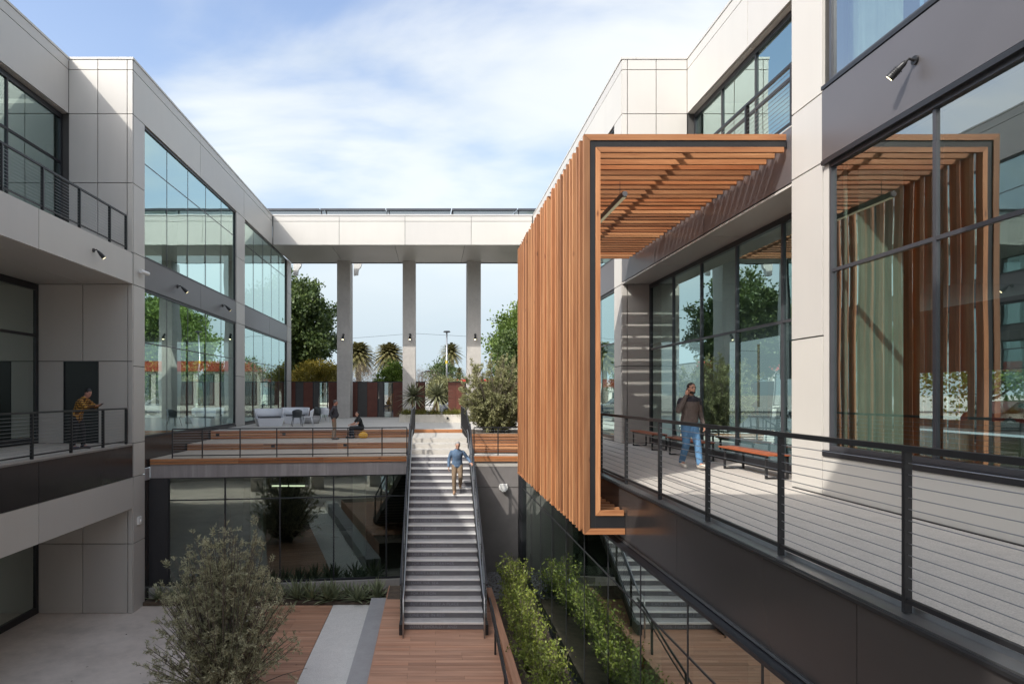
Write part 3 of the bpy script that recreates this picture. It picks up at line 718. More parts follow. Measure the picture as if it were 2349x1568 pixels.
for k, (u0, u1, y) in enumerate(((624, 660, 26.5), (664, 699, 26.5))):
    o = thing('ceiling_light', ['lit linear ceiling light behind dark glass, left of a pair', 'lit linear ceiling light behind dark glass, right of a pair'][k], 'ceiling light', (ux((u0 + u1) / 2, y), y, -1.9), 0, 'lit ceiling lights in the glazed room')
    part('diffuser', G().box(ux(u0, y), ux(u1, y), y - .04, y + .04, -2.16, -2.10), 'tubelight', o)
    part('housing', G().box(ux(u0, y), ux(u1, y), y - .05, y + .05, -2.099, -2.02), 'steel', o)
    part('cable', G().tube([(ux(u0 + 4, y), y, -2.02), (ux(u0 + 4, y), y, -1.27)], .006, 5).tube([(ux(u1 - 4, y), y, -2.02), (ux(u1 - 4, y), y, -1.27)], .006, 5), 'blacksteel', o)

# ================================================================== walkway on the right
WK = thing('walkway', 'pale concrete walkway with dark metal fascia along the right wing', 'walkway', (4.7, 10, 0))
XF, XP = 3.31, 3.43
for y0, y1 in ((YN, 4.0), (4.0, 8.0), (8.0, 12.0), (12.0, 16.0), (16.0, 20.0), (20.0, 24.64)):
    boxobj('floor_slab', 3.50, XR - .02, y0 + .003, y1 - .003, -.25, 0.0, 'deckfloor', WK)
boxobj('floor_slab', XR - .019, XRL + .05, YC1 + .01, YB - .01, -.25, -.003, 'deckfloor', WK)
part('edge_angle', G().box(3.33, 3.495, YN, 24.6, -.10, -.025).box(3.475, 3.497, YN, 24.6, -.024, .02), 'steel', WK)
part('edge_trim', G().box(XF - .03, XF + .01, YN, 24.6, -.06, -.035), 'blacksteel', WK)
for y0, y1 in ((YN, 1.35), (1.35, 5.09), (5.09, 8.83), (8.83, 10.9), (10.9, 15.4), (15.4, 19.9), (19.9, 23.2)):
    boxobj('fascia_panel', XF, XF + .05, y0 + .006, y1 - .006, -.95, -.065, 'darkpanel', WK)
boxobj('bottom_trim', XF - .012, XF + .06, YN, 23.2, -.985, -.955, 'steel', WK)
boxobj('soffit', XF + .061, 12.8, YN, 23.2, -.98, -.90, 'core', WK)
boxobj('floor_gap', XR - .045, XR - .021, YN, YC1 - .1, .001, .012, 'blacksteel', WK)

# ================================================================== railings
def railing(label, A, B, posts, h=1.07, ncab=10, ps=.05, rail=(.06, .045), group='cable railings', z_bot=.09, cab_r=.004, end_only=None, base=0.0, stiff=False):
    A = Vector(A); B = Vector(B); d = (B - A); ln = d.length; d.normalize()
    t = thing('cable_railing', label, 'railing', tuple(A), 0, group)
    ang = math.atan2(d.y, d.x)
    part('top_rail', G().beam(A + Vector((0, 0, h - rail[1] / 2)), B + Vector((0, 0, h - rail[1] / 2)), rail[0], rail[1]), 'blacksteel', t)
    part('bottom_rail', G().beam(A + Vector((0, 0, z_bot)), B + Vector((0, 0, z_bot)), .035, .035), 'blacksteel', t)
    pm = boxmesh('post', ps * 1.5, ps * .9, h - rail[1] - base, 'blacksteel')
    for s in posts:
        p = A + d * s; inst('post', pm, (p.x, p.y, p.z + base + (h - rail[1] - base) / 2), t, ang + math.pi / 2)
    for k in range(ncab):
        z = z_bot + (h - rail[1] - z_bot) * (k + 1) / (ncab + 1)
        part('cable', G().tube([A + Vector((0, 0, z)), B + Vector((0, 0, z))], cab_r, 5), 'cable', t)
    return t
py = [3.146, 4.284, 5.426, 6.554, 7.667]; py = [1.5 * p for p in py]          # post depths, evenly 1.7 m apart
ry0 = py[0] - 1.7 * 3
railing('near cable railing along the concrete walkway edge on the right', (XP, ry0, -.02), (XP, 11.0 + 1.7 * 5.4, -.02), [i * 1.7 for i in range(0, 13)], 1.205, 12, .036, (.055, .045), base=-.0, cab_r=.0042)
lp = [14.66 * 0 + p for p in (9.0, 10.6, 12.2, 13.8, 15.35, 16.95, 18.55, 20.05)]
yl = [9.55 * FD / (U0 - u) for u in (78.6, 168, 240.9, 293.5)]
sp = yl[1] - yl[0]
posts_l = [yl[0] - sp * k for k in range(9, 0, -1)] + yl
railing('left balcony cable railing at walkway level, man leaning on it', (XL - .06, posts_l[0], 0.0), (XL - .06, posts_l[-1], 0.0), [p - posts_l[0] for p in posts_l], 1.14, 11, .05)
yu = [9.55 * FD / (U0 - u) for u in (103, 187, 256, 293)]
posts_u = [yu[0] - 1.55 * k for k in range(8, 0, -1)] + yu
railing('upper left balcony cable railing above the spotlight fascia', (XL - .06, posts_u[0], ZU), (XL - .06, posts_u[-1] , ZU), [p - posts_u[0] for p in posts_u], 1.10, 11, .05)
railing('upper right balcony cable railing behind the timber canopy', (XR + .06, YC1 + .05, ZU), (XR + .06, YB - .1, ZU), lin(0.02, YB - YC1 - .17, 6), 1.10, 11, .05)
tA = Vector((ux(393, skew(-8.8)), 0)); 
def edgept(u, inset=.12):
    p = onedge(ela, elb, u, 0); return Vector((p[0], p[1] + inset, ZT0))
us_t = [393, 463, 551, 639, 726, 808, 890, 936]
us_t = [(400 + z / 2.61) / 1.0898 for z in (72, 268, 516, 757, 993, 1223, 1447, 1610)]
A = edgept(us_t[0]); Bp = edgept(us_t[-1])
railing('cable railing along the front edge of the timber terrace', A, Bp, [(edgept(u) - A).length for u in us_t], 1.02, 9, .04, (.045, .04), cab_r=.004)
railing('short cable railing on the terrace right of the stair', (1.52, 23.42, ZT0), (5.5, 23.42, ZT0), [0.0, .86, 2.2, 3.6, 3.98], 1.02, 9, .04, (.045, .04))

# ================================================================== main stair
ST = thing('staircase', 'straight steel stair with lettered risers descending from terrace to timber platform', 'staircase', (.3, 19.5, -4.36))
NR, RI, TR = 21, .178, .34
M['tread'] = simple('metal_tread', (0.42, 0.41, 0.405), .55, 0.1, .16, 4)
M['riser'] = simple('riser_metal', (0.15, 0.145, 0.158), .5, 0.1, .1, 5)
M['nosing'] = simple('nosing', (0.78, 0.77, 0.75), .4, 0.1, .03)
M['letter'] = simple('letter_paint', (0.27, 0.27, 0.31), .5)
SX0, SX1 = -.72, 1.32
# the lettering as far as it can be made out in the photograph
words = ['SOME SONGS AND SOME', 'COULD ONE LATER', 'LESS THAN  NO', 'CLOSE', 'OF ENERGY', 'CLEARING OUR OLD', 'LIKE NO OTHER', 'FOR SOME PARTS', 'CERTAIN  TO BE', 'AN EARLY STREET', 'EVERY HOUSE', 'ASSEMBLY', 'IT IS ALWAYS OPEN IN', 'LIKE NOT  SAND IN', 'FOR WOULD I RATHER', 'A WHIT I HAVE', 'DARK INK SEA', 'FOR IT IS ON', 'BUT FIRST KEEP A PLACE', 'ONE LINE IN RED', 'WHAT SHOULD I  AND']
RM = boxmesh('riser', SX1 - SX0 - .004, .012, RI - .046, 'riser')
TM = boxmesh('tread', SX1 - SX0 - .004, TR - .03, .04, 'tread'); NM = boxmesh('nosing', SX1 - SX0 - .004, .045, .046, 'nosing')
cx = (SX0 + SX1) / 2
def lettering(txt, x, y, z, parent):
    cu = bpy.data.curves.new('lettering', 'FONT'); cu.body = txt; cu.size = .105; cu.extrude = .0015; cu.space_character = 1.1
    o = bpy.data.objects.new('tmp', cu); COL.objects.link(o); bpy.context.view_layer.update()
    me = bpy.data.meshes.new_from_object(o.evaluated_get(bpy.context.evaluated_depsgraph_get())); bpy.data.objects.remove(o); bpy.data.curves.remove(cu)
    me.materials.clear(); me.materials.append(M['letter'])
    l = bpy.data.objects.new('lettering', me); COL.objects.link(l); l.parent = parent
    l['kind'] = 'stuff'; l.rotation_euler = (R(90), 0, 0); l.location = (x, y, z)
for k in range(NR):                       # k-th riser below the landing
    yr = 23.3 - TR * k; zt = ZT0 - RI * k
    r = inst('riser', RM, (cx, yr - .006, zt - RI / 2 - .02), ST)
    if words[k]: lettering(words[k], SX0 + .16 - cx, -.008, -.035, r)
    if k: inst('tread', TM, (cx, yr + TR / 2 + .012, zt - .02), ST)
    inst('nosing', NM, (cx, yr - .006 - .012, zt - .021), ST)
yb, zb = 23.3 - TR * (NR - 1), ZT0 - RI * NR
slope = RI / TR
def sline(y, dz): return ZT0 - (23.3 - y) * slope + dz
for x in (SX0 - .03, SX1 + .03):
    part('stringer', G().beam((x, 23.35, sline(23.35, -.12)), (x, yb - .25, sline(yb - .25, -.02) - .02), .05, .30), 'blacksteel', ST)
    part('stringer_foot', G().box(x - .05, x + .05, yb - .42, yb - .1, -4.355, -4.10), 'blacksteel', ST)
for x, sgn, lab in ((SX0 - .06, -1, 'left'), (SX1 + .06, 1, 'right')):
    t = thing('stair_railing', 'steel stair railing on the %s side of the lettered stair' % lab, 'railing', (x, 19.5, -2.6), 0, 'railings of the lettered stair')
    part('guard_rail', G().beam((x, 23.5, sline(23.5, 1.02)), (x, yb - .1, sline(yb - .1, 1.02)), .045, .05), 'blacksteel', t)
    part('handrail', G().tube([(x - sgn * .09, 23.6, sline(23.3, .90)), (x - sgn * .09, 23.2, sline(23.2, .90)), (x - sgn * .09, yb - .2, sline(yb - .2, .90)), (x - sgn * .09, yb - .55, sline(yb - .2, .90) - .02), (x - sgn * .09, yb - .6, -4.36)], .021, 8), 'steel', t, True)
    for i in range(6):
        y = 23.35 - i * 1.34
        part('post', G().box(x - .022, x + .022, y - .03, y + .03, sline(y, -.22), sline(y, 1.0)), 'blacksteel', t)
        part('bracket', G().tube([(x, y, sline(y, .84)), (x - sgn * .09, y, sline(y, .86)), (x - sgn * .09, y, sline(y, .90))], .008, 5), 'blacksteel', t)
    for k in range(8):
        z = .05 + k * .115
        part('cable', G().tube([(x, 23.4, sline(23.4, z)), (x, yb - .05, sline(yb - .05, z))], .006, 5), 'cable', t)
# railings of the upper steps
for x, lab in ((-.78, 'left'), (1.38, 'right')):
    t = thing('stair_railing', 'dark picket railing on the %s of the upper terrace steps' % lab, 'railing', (x, 26, -.2), 0, 'railings of the upper steps')
    zf = lambda y: -.62 if y < 23.95 else (-.465 if y < 24.75 else (-.31 if y < 25.65 else (-.155 if y < 29.4 else 0)))
    pts = [(x, 23.9, .42), (x, 26.0, .95), (x, 30.4, 1.02)]
    part('guard_rail', G().tube(pts, .025, 6), 'blacksteel', t)
    part('lower_rail', G().tube([(x, 23.95, -.35), (x, 26.0, .05), (x, 30.4, .12)], .018, 6), 'blacksteel', t)
    for i in range(11):
        y = 24.0 + i * .64; zt = .42 + (y - 23.9) / 2.1 * .53 if y < 26 else .95 + (y - 26) / 4.4 * .07
        part('post' if i % 3 == 0 else 'picket', G().box(x - .02, x + .02, y - .02, y + .02, zf(y) - (.01), zt), 'blacksteel', t)
# black handrail running down from the platform on the right
t = thing('handrail', 'black sloping handrail beside the leafy hedge at the stair foot', 'railing', (1.5, 14, -4.36))
part('rail', G().tube([(1.42, 16.0, -3.42), (1.44, 15.4, -3.5), (1.46, 12.6, -4.0), (1.46, 9.2, -4.55)], .024, 8), 'blacksteel', t, True)
part('rail', G().tube([(1.42, 15.9, -3.58), (1.46, 12.6, -4.16), (1.46, 9.2, -4.71)], .016, 8), 'blacksteel', t, True)
for y in (14.9, 12.9, 10.9): part('post', G().box(1.43, 1.475, y - .025, y + .025, -4.36, -3.52 - (15.4 - y) * .175), 'blacksteel', t)

# ================================================================== timber canopy
TC = thing('timber_canopy', 'orange cedar slatted box canopy wrapped around the walkway', 'canopy', (4, 15.5, -.83))
x0, x1o, z0, z1 = 2.60, 6.05, -.83, 5.99
def ring(poly, y0, y1):
    g = G(); n = len(poly)
    for yy in (y0, y1):
        for a, b in poly: g.v.append((a, yy, b))
    g.f += [tuple(range(n)), tuple(range(n, 2 * n))[::-1]] + [(i, i + n, (i + 1) % n + n, (i + 1) % n) for i in range(n)]
    return g
e = .003
shapes = {
 'ol': ([(2.60, z0 + e), (2.70, z0 + .10 + e), (2.70, z1 - .10 - e), (2.60, z1 - e)], 'cedar_z'),
 'ot': ([(2.60 + e, z1), (2.70 + e, z1 - .10), (x1o, z1 - .10), (x1o, z1)], 'cedar_x'),
 'ob': ([(2.60 + e, z0), (3.30, z0), (3.30, z0 + .10), (2.70 + e, z0 + .10)], 'cedar_x'),
 'il': ([(2.80, -.51 + e), (2.88, -.42 + e), (2.88, 5.685 - e), (2.80, 5.77 - e)], 'cedar_z'),
 'it': ([(2.80 + e, 5.77), (2.88 + e, 5.685), (x1o - .04, 5.685), (x1o - .04, 5.77)], 'cedar_x'),
 'ib': ([(2.80 + e, -.51), (3.28, -.51), (3.28, -.42), (2.88 + e, -.42)], 'cedar_x')}
NRIB, PIT, TH = 31, .290, .10
meshes = {}
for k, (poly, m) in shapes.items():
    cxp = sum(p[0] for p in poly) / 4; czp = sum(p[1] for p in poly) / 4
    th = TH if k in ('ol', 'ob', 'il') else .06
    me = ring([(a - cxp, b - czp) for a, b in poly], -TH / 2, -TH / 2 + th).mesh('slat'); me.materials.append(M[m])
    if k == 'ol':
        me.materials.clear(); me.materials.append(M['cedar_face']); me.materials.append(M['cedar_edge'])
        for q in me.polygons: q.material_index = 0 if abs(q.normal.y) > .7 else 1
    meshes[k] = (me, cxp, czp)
rr = random.Random(2)
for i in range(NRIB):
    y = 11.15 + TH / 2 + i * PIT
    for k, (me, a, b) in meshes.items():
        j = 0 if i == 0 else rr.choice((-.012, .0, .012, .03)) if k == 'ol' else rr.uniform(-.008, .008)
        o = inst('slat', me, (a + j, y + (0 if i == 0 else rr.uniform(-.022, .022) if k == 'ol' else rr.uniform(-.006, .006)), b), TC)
        if i % 2 == 1 and k in ('ol', 'il', 'ot', 'it'): pass
for i, y in enumerate((11.17, 14.1, 17.0, 19.85)):
    part('steel_frame', ring([(2.702, -.728), (2.798, -.728), (2.798, 5.888), (2.702, 5.888)], y, y + .10), 'blacksteel', TC)
    part('steel_frame', ring([(2.799, 5.772), (6.06, 5.772), (6.06, 5.888), (2.799, 5.888)], y, y + .10), 'blacksteel', TC)
    part('steel_frame', ring([(2.799, -.728), (3.305, -.728), (3.305, -.512), (2.799, -.512)], y, y + .10), 'blacksteel', TC)
for zc in (5.83, -.62): 
    for xc in (2.75, 4.4): 
        if zc < 0 and xc > 3: continue
        for ya, yb2 in ((11.28, 14.09), (14.21, 16.99), (17.11, 19.84)): part('steel_purlin', G().box(xc - .03, xc + .03, ya, yb2, zc - .045, zc + .045), 'blacksteel', TC)
t = thing('pendant_light', 'linear black pendant light hung inside the timber canopy', 'pendant light', (3.63, 13.6, 5.3))
part('housing', G().box(3.59, 3.67, 12.3, 15.0, 5.27, 5.37), 'blacksteel', t); part('diffuser', G().box(3.60, 3.66, 12.32, 14.98, 5.255, 5.269), 'led', t)
part('end_cap', G().tube([(3.63, 12.27, 5.32), (3.63, 12.299, 5.32)], .05, 10), 'steel', t)
for y in (12.6, 14.7): part('hanger', G().tube([(3.63, y, 5.37), (3.63, y, 5.66)], .006, 5), 'blacksteel', t)

# ================================================================== benches on the walkway
BN = thing('bench', 'nearest orange topped bench on the walkway', 'bench', (6.35, 12.98, 0), 0, 'walkway benches')
Lb, Wb, Hb = 2.05, .42, .46
for k in range(3): part('seat_board', G().box(-Wb / 2 + k * .142, -Wb / 2 + k * .142 + .136, -Lb / 2, Lb / 2, Hb - .03, Hb), 'benchwood', BN, local=True)
for y in (-Lb / 2 + .05, Lb / 2 - .3):
    part('leg_frame', G().box(-Wb / 2, -Wb / 2 + .035, y, y + .05, 0.035, Hb - .031).box(Wb / 2 - .035, Wb / 2, y, y + .05, 0.035, Hb - .031).box(-Wb / 2, Wb / 2, y, y + .05, 0.002, .034), 'blacksteel', BN, local=True)
part('apron', G().box(-Wb / 2 + .04, -Wb / 2 + .07, -Lb / 2 + .1, Lb / 2 - .1, Hb - .075, Hb - .031).box(Wb / 2 - .07, Wb / 2 - .04, -Lb / 2 + .1, Lb / 2 - .1, Hb - .075, Hb - .031), 'blacksteel', BN, local=True)
copy_tree(BN, (6.35, 16.15, 0), label='middle orange topped bench, behind the walking man')
copy_tree(BN, (6.35, 19.2, 0), label='farthest orange topped bench at the end of the walkway')

# ================================================================== lamps, cameras, wall boxes
def spot(label, base, wall, aim, s=1.0):
    """bullet wall light: round base plate, arm, tapering body, lit lens"""
    t = thing('wall_spotlight', label, 'spotlight', base, 0, 'bullet spotlights')
    b = Vector(base); n = Vector(wall).normalized(); d = Vector(aim).normalized()
    part('base_plate', G().tube([b + n * .002, b + n * .03 * s], .06 * s, 14), 'blacksteel', t, False)
    k = b + n * .10 * s + Vector((0, 0, .02 * s))
    part('arm', G().tube([b + n * .03 * s, k, k + d * .05 * s], .018 * s, 8), 'blacksteel', t)
    p0 = k + d * .04 * s
    bd = part('housing', G().tube([p0, p0 + d * .03 * s, p0 + d * .10 * s, p0 + d * .24 * s, p0 + d * .25 * s], [.025 * s, .036 * s, .045 * s, .058 * s, .06 * s], 16), 'blacksteel', t, True)
    for q in range(4): part('fin', G().tube([p0 + d * (.11 + .025 * q) * s, p0 + d * (.118 + .025 * q) * s], .061 * s, 16), 'blacksteel', bd)
    part('lens', G().tube([p0 + d * .2505 * s, p0 + d * .254 * s], .048 * s, 16), 'lamp', t)
spot('black spotlight with lit lens on the grey spandrel, upper right', (XR - .035, 8.16, 5.72), (-1, 0, 0), (-.55, .62, -.70), .92)
spot('black spotlight on the left balcony fascia above the soffit', (XL, 18.45, 5.62), (1, 0, 0), (.55, .35, -.75), 1.0)
spot('nearer black spotlight on the left grey spandrel band', (XL - .01, 24.6, 5.62), (1, 0, 0), (.6, .3, -.65), 1.15)
spot('farther black spotlight on the left grey spandrel band', (XL - .01, 29.9, 5.62), (1, 0, 0), (.6, .3, -.65), 1.15)
for u, lab in ((788, 'left'), (941, 'middle'), (1090, 'right')):
    spot('black spotlight high on the %s concrete pier' % lab, (ux(u, 43.7), 43.7, 5.55), (0, -1, 0), (-.05, -.35, -.85), 1.35)
t = thing('security_camera', 'white security camera on the left corner column', 'camera', (XL, 21.45, 5.58))
part('mount', G().tube([(XL + .001, 21.45, 5.58), (XL + .05, 21.45, 5.58)], .06, 12).tube([(XL + .05, 21.45, 5.58), (XL + .16, 21.4, 5.56)], .03, 8), 'white', t)
part('body', G().tube([(XL + .10, 21.25, 5.56), (XL + .20, 21.6, 5.53)], .065, 12), 'white', t); part('lens', G().tube([(XL + .201, 21.605, 5.53), (XL + .205, 21.62, 5.53)], .05, 10), 'blacksteel', t)
t = thing('wall_sensor', 'small white sensor box low on the left corner column', 'sensor', (XL, 21.3, -2.55))
part('body', G().box(XL + .001, XL + .07, 21.2, 21.42, -2.66, -2.42), 'white', t); part('lens', G().ell((XL + .08, 21.31, -2.55), (.03, .06, .06), 8, 6), 'white', t, True)
t = thing('emergency_light', 'white emergency light box on the dark wall beside the stair', 'wall light', (ux(1155, 23.3), 23.3, vz(1116, 23.3)))
cx_, cz_ = ux(1155, 23.3), vz(1116, 23.3)
g = G(); pts = [(-.15, -.10), (-.17, .0), (-.13, .11), (.13, .11), (.17, 0), (.15, -.10), (.07, -.15), (-.07, -.15)]
n = len(pts)
for yy, k in ((23.308, 1.0), (23.16, .82)):
    for a_, b_ in pts: g.v.append((cx_ + a_ * k, yy, cz_ + b_ * k))
g.f += [tuple(range(n, 2 * n)), tuple(range(n))[::-1]] + [(i, (i + 1) % n, (i + 1) % n + n, i + n) for i in range(n)]
part('housing', g, 'white', t); part('lens', G().box(cx_ - .08, cx_ + .08, 23.17, 23.2, cz_ - .155, cz_ - .13), 'white', t)
o = part('planter_light', G().box(ux(1072.5, 36.8) - .0, ux(1077, 36.8), 36.79, 36.83, .14, .27), 'blacksteel'); 
o.location = (ux(1027, 36.8) - ux(1075, 36.8), 0, .02)
tag(o, 'small black light on the front of the aloe planter', 'step light')
# solar panels above the beam
SP = thing('solar_panel', 'tilted solar panel on the roof beam, first from the left', 'solar panel', (-9.0, 41.4, ZR), 0, 'rooftop solar panels')
def tilt(y): return .72 + (y) * .16
g = G(); w2 = 2.02
g.add([(-w2, -.7, .80), (w2, -.7, .80), (w2, 1.6, 1.15), (-w2, 1.6, 1.15), (-w2, -.7, .84), (w2, -.7, .84), (w2, 1.6, 1.19), (-w2, 1.6, 1.19)], [(3, 2, 1, 0), (4, 5, 6, 7), (0, 1, 5, 4), (1, 2, 6, 5), (2, 3, 7, 6), (3, 0, 4, 7)])
part('cells', g, 'solar', SP, local=True)
part('frame', G().box(-w2, w2, -.74, -.70, .76, .87), 'mullion', SP, local=True)
part('support', G().box(-w2 + .02, -w2 + .08, -.6, -.54, 0, .79).box(-w2 + .02, -w2 + .08, 1.3, 1.36, 0, 1.1), 'frame', SP, local=True)
part('rack', G().box(-w2, w2, 1.0, 1.06, .2, .95), 'core', SP, local=True)
for i, nm in enumerate(('second', 'third', 'fourth', 'fifth')):
    copy_tree(SP, (-9.0 + 4.1 * (i + 1), 41.4, ZR), label='tilted solar panel on the roof beam, %s from the left' % nm)
# ================================================================== planting
def np_mesh(name, V, F, m):
    me = bpy.data.meshes.new(name); nv, nf, k = len(V), len(F), F.shape[1]
    me.vertices.add(nv); me.vertices.foreach_set('co', np.asarray(V, dtype=np.float32).ravel())
    me.loops.add(nf * k); me.loops.foreach_set('vertex_index', np.asarray(F, dtype=np.int32).ravel())
    me.polygons.add(nf); me.polygons.foreach_set('loop_start', np.arange(0, nf * k, k, dtype=np.int32)); me.polygons.foreach_set('loop_total', np.full(nf, k, dtype=np.int32))
    me.update(calc_edges=True); me.materials.append(M[m] if isinstance(m, str) else m); return me
def unit(a): return a / np.maximum(1e-9, np.linalg.norm(a, axis=1, keepdims=True))
def leaf_quads(P, D, ln, wd, rng, droop=0.0):
    """rhombic leaves at points P along directions D, each folded a little"""
    n = len(P); D = unit(D); up = rng.normal(size=(n, 3)); S = unit(np.cross(D, up)); Nn = np.cross(S, D)
    L_ = (ln * rng.uniform(.65, 1.3, n))[:, None]; W_ = (wd * rng.uniform(.7, 1.25, n))[:, None]
    a = P; b = P + D * L_ * .45 + S * W_ * .5 + Nn * W_ * .2; c = P + D * L_ - Nn * L_ * droop; d = P + D * L_ * .45 - S * W_ * .5 + Nn * W_ * .2
    V = np.stack([a, b, c, d], 1).reshape(-1, 3); F = np.arange(4 * n).reshape(n, 4); return V, F
def crown(center, rad, nclump, nleaf, ln, wd, rng, shell=.55, clump=.16, updir=.3, flat=.75, keep=None):
    c = np.array(center); r = np.array(rad)
    q = unit(rng.normal(size=(nclump, 3))) * (rng.uniform(shell ** 3, 1, nclump) ** (1 / 3))[:, None]
    lump = 1 + .22 * np.sin(q[:, :1] * 5.1 + 1.3) * np.cos(q[:, 1:2] * 4.3 + .4) + .12 * rng.normal(size=(nclump, 1))
    C = c + q * lump * r
    if keep is not None: C = C[keep(C)]
    k = len(C); sz = rng.uniform(.6, 1.35, k) * clump * r.mean()
    off = rng.normal(size=(k, nleaf, 3)) * sz[:, None, None]; off[:, :, 2] *= flat
    P = (C[:, None, :] + off).reshape(-1, 3)
    D = unit(P - c) * .6 + unit(rng.normal(size=P.shape)) + np.array([0, 0, updir])
    return leaf_quads(P, D, ln, wd, rng), C
def branches(g, base, top_pts, r0, rng, mid=.45, n=7):
    base = Vector(base)
    for p in top_pts:
        p = Vector(p); m_ = base.lerp(p, mid) + Vector(rng.normal(size=3) * .12 * (p - base).length); m_.z = max(m_.z, base.z + .1)
        g.tube([base, base.lerp(m_, .5) + Vector(rng.normal(size=3) * .03 * (p - base).length), m_, p], [r0, r0 * .75, r0 * .5, r0 * .15], n, False)
def tree(name, label, cat, base, trunk_h, trunk_r, cen, rad, nclump, nleaf, ln, wd, leaf, seed, bark='bark', nb=9, shell=.5, clump=.16, group=None, keep=None, lean=0.0):
    rng = np.random.default_rng(seed)
    t = thing(name, label, cat, base, 0, group)
    (V, F), C = crown(np.array(cen) - np.array(base), rad, nclump, nleaf, ln, wd, rng, shell, clump, keep=keep)
    o = bpy.data.objects.new('crown', np_mesh('crown', V, F, leaf)); COL.objects.link(o); o.parent = t; o['kind'] = 'stuff' if False else 'thing'
    del o['kind']
    g = G(); fork = Vector((lean, 0, trunk_h))
    g.tube([(0, 0, -.05), (lean * .3, .02, trunk_h * .5), fork], [trunk_r * 1.25, trunk_r, trunk_r * .85], 9, False)
    idx = rng.choice(len(C), min(nb, len(C)), replace=False)
    branches(g, fork, C[idx], trunk_r * .6, rng)
    part('trunk', g, bark, t, True, local=True); return t
M['lf_ficus'] = leafmat('ficus_leaf', (0.022, 0.046, 0.014), (0.06, 0.105, 0.026), (0.15, 0.20, 0.05), .25)
M['lf_bright'] = leafmat('bright_leaf', (0.05, 0.10, 0.012), (0.12, 0.20, 0.025), (0.24, 0.32, 0.05), .35)
M['lf_green'] = leafmat('green_leaf', (0.04, 0.075, 0.015), (0.10, 0.165, 0.03), (0.21, 0.29, 0.06), .35)
M['lf_yellow'] = leafmat('yellow_green_leaf', (0.09, 0.09, 0.012), (0.22, 0.19, 0.02), (0.36, 0.27, 0.04), .35)
M['lf_twig'] = leafmat('dry_twig', (0.13, 0.095, 0.07), (0.24, 0.19, 0.15), (0.36, 0.29, 0.23), .1)
M['lf_red'] = leafmat('russet_leaf', (0.09, 0.06, 0.03), (0.20, 0.13, 0.065), (0.30, 0.20, 0.11), .25)
M['lf_olive'] = leafmat('olive_leaf', (0.11, 0.118, 0.045), (0.27, 0.275, 0.115), (0.50, 0.49, 0.26), .36)
M['lf_acacia'] = leafmat('silver_leaf', (0.20, 0.20, 0.11), (0.43, 0.42, 0.255), (0.74, 0.72, 0.50), .38)
M['lf_hedge'] = leafmat('hedge_leaf', (0.06, 0.105, 0.016), (0.19, 0.255, 0.036), (0.42, 0.47, 0.10), .42)
M['lf_aloe'] = leafmat('aloe_leaf', (0.075, 0.09, 0.05), (0.16, 0.175, 0.095), (0.34, 0.33, 0.19), .1)
M['lf_agave'] = leafmat('agave_leaf', (0.085, 0.11, 0.06), (0.20, 0.235, 0.13), (0.38, 0.41, 0.24), .15)
M['lf_grass'] = leafmat('grass_blade', (0.08, 0.10, 0.018), (0.20, 0.20, 0.035), (0.36, 0.33, 0.08), .3)
M['lf_palm'] = leafmat('palm_leaf', (0.05, 0.06, 0.02), (0.13, 0.13, 0.05), (0.27, 0.22, 0.09), .2)
M['lf_orange'] = leafmat('orange_flower', (0.4, 0.16, 0.01), (0.6, 0.28, 0.02), (0.75, 0.42, 0.05), .3)

# silvery shrub in the court, low left foreground: upright wands carrying narrow leaves
def shrub(name, label, base, wands, leaf, seed, ln, wd, per, bark='bark', cat='shrub', spread=.17, rtw=.006):
    rng = np.random.default_rng(seed); t = thing(name, label, cat, base)
    gP, gD = [], []; g = G()
    for tip in wands:
        tip = np.array(tip); root = np.array([rng.normal() * .10, rng.normal() * .10, 0.0])
        mid = root * .5 + tip * .42 + np.array([0, 0, .18 * np.linalg.norm(tip)]) * .5 + rng.normal(size=3) * .08
        ts = np.linspace(0, 1, 9)
        cur = np.array([(1 - s) ** 2 * root + 2 * s * (1 - s) * mid + s * s * tip for s in ts])
        g.tube([tuple(p) for p in cur[::2]], [.022, .017, .012, .008, .003], 5, False)
        # side twigs
        for s in rng.uniform(.22, 1.0, 7):
            p = (1 - s) ** 2 * root + 2 * s * (1 - s) * mid + s * s * tip
            d = unit((tip - root)[None])[0] * .7 + rng.normal(size=3) * .55; d = d / np.linalg.norm(d)
            l = rng.uniform(.16, .48) * (1.15 - .6 * s); q = p + d * l
            g.tube([tuple(p), tuple((p + q) / 2 + rng.normal(size=3) * .02), tuple(q)], [rtw, rtw * .7, rtw * .35], 4, False)
            n = int(per * l * 2.1) + 3; u_ = rng.uniform(.05, 1.02, n)[:, None]
            gP.append(p + (q - p) * u_ + rng.normal(size=(n, 3)) * .014); gD.append(d * .75 + unit(rng.normal(size=(n, 3))) * .8)
    P = np.concatenate(gP); D = np.concatenate(gD)
    V, F = leaf_quads(P, D, ln, wd, rng)
    o = bpy.data.objects.new('crown', np_mesh('crown', V, F, leaf)); COL.objects.link(o); o.parent = t
    part('stem', g, bark, t, True, local=True); return t
rng = np.random.default_rng(21)
wd_ = []
for i in range(235):
    a_ = rng.uniform(0, 2 * math.pi); rr_ = math.sqrt(rng.uniform(0, 1)); h = ((1 - rr_ ** 2.4) * 2.6 + 1.0 + rng.normal() * .33) * 1.06
    wd_.append((rr_ * 1.85 * math.cos(a_), rr_ * 1.5 * math.sin(a_), h))
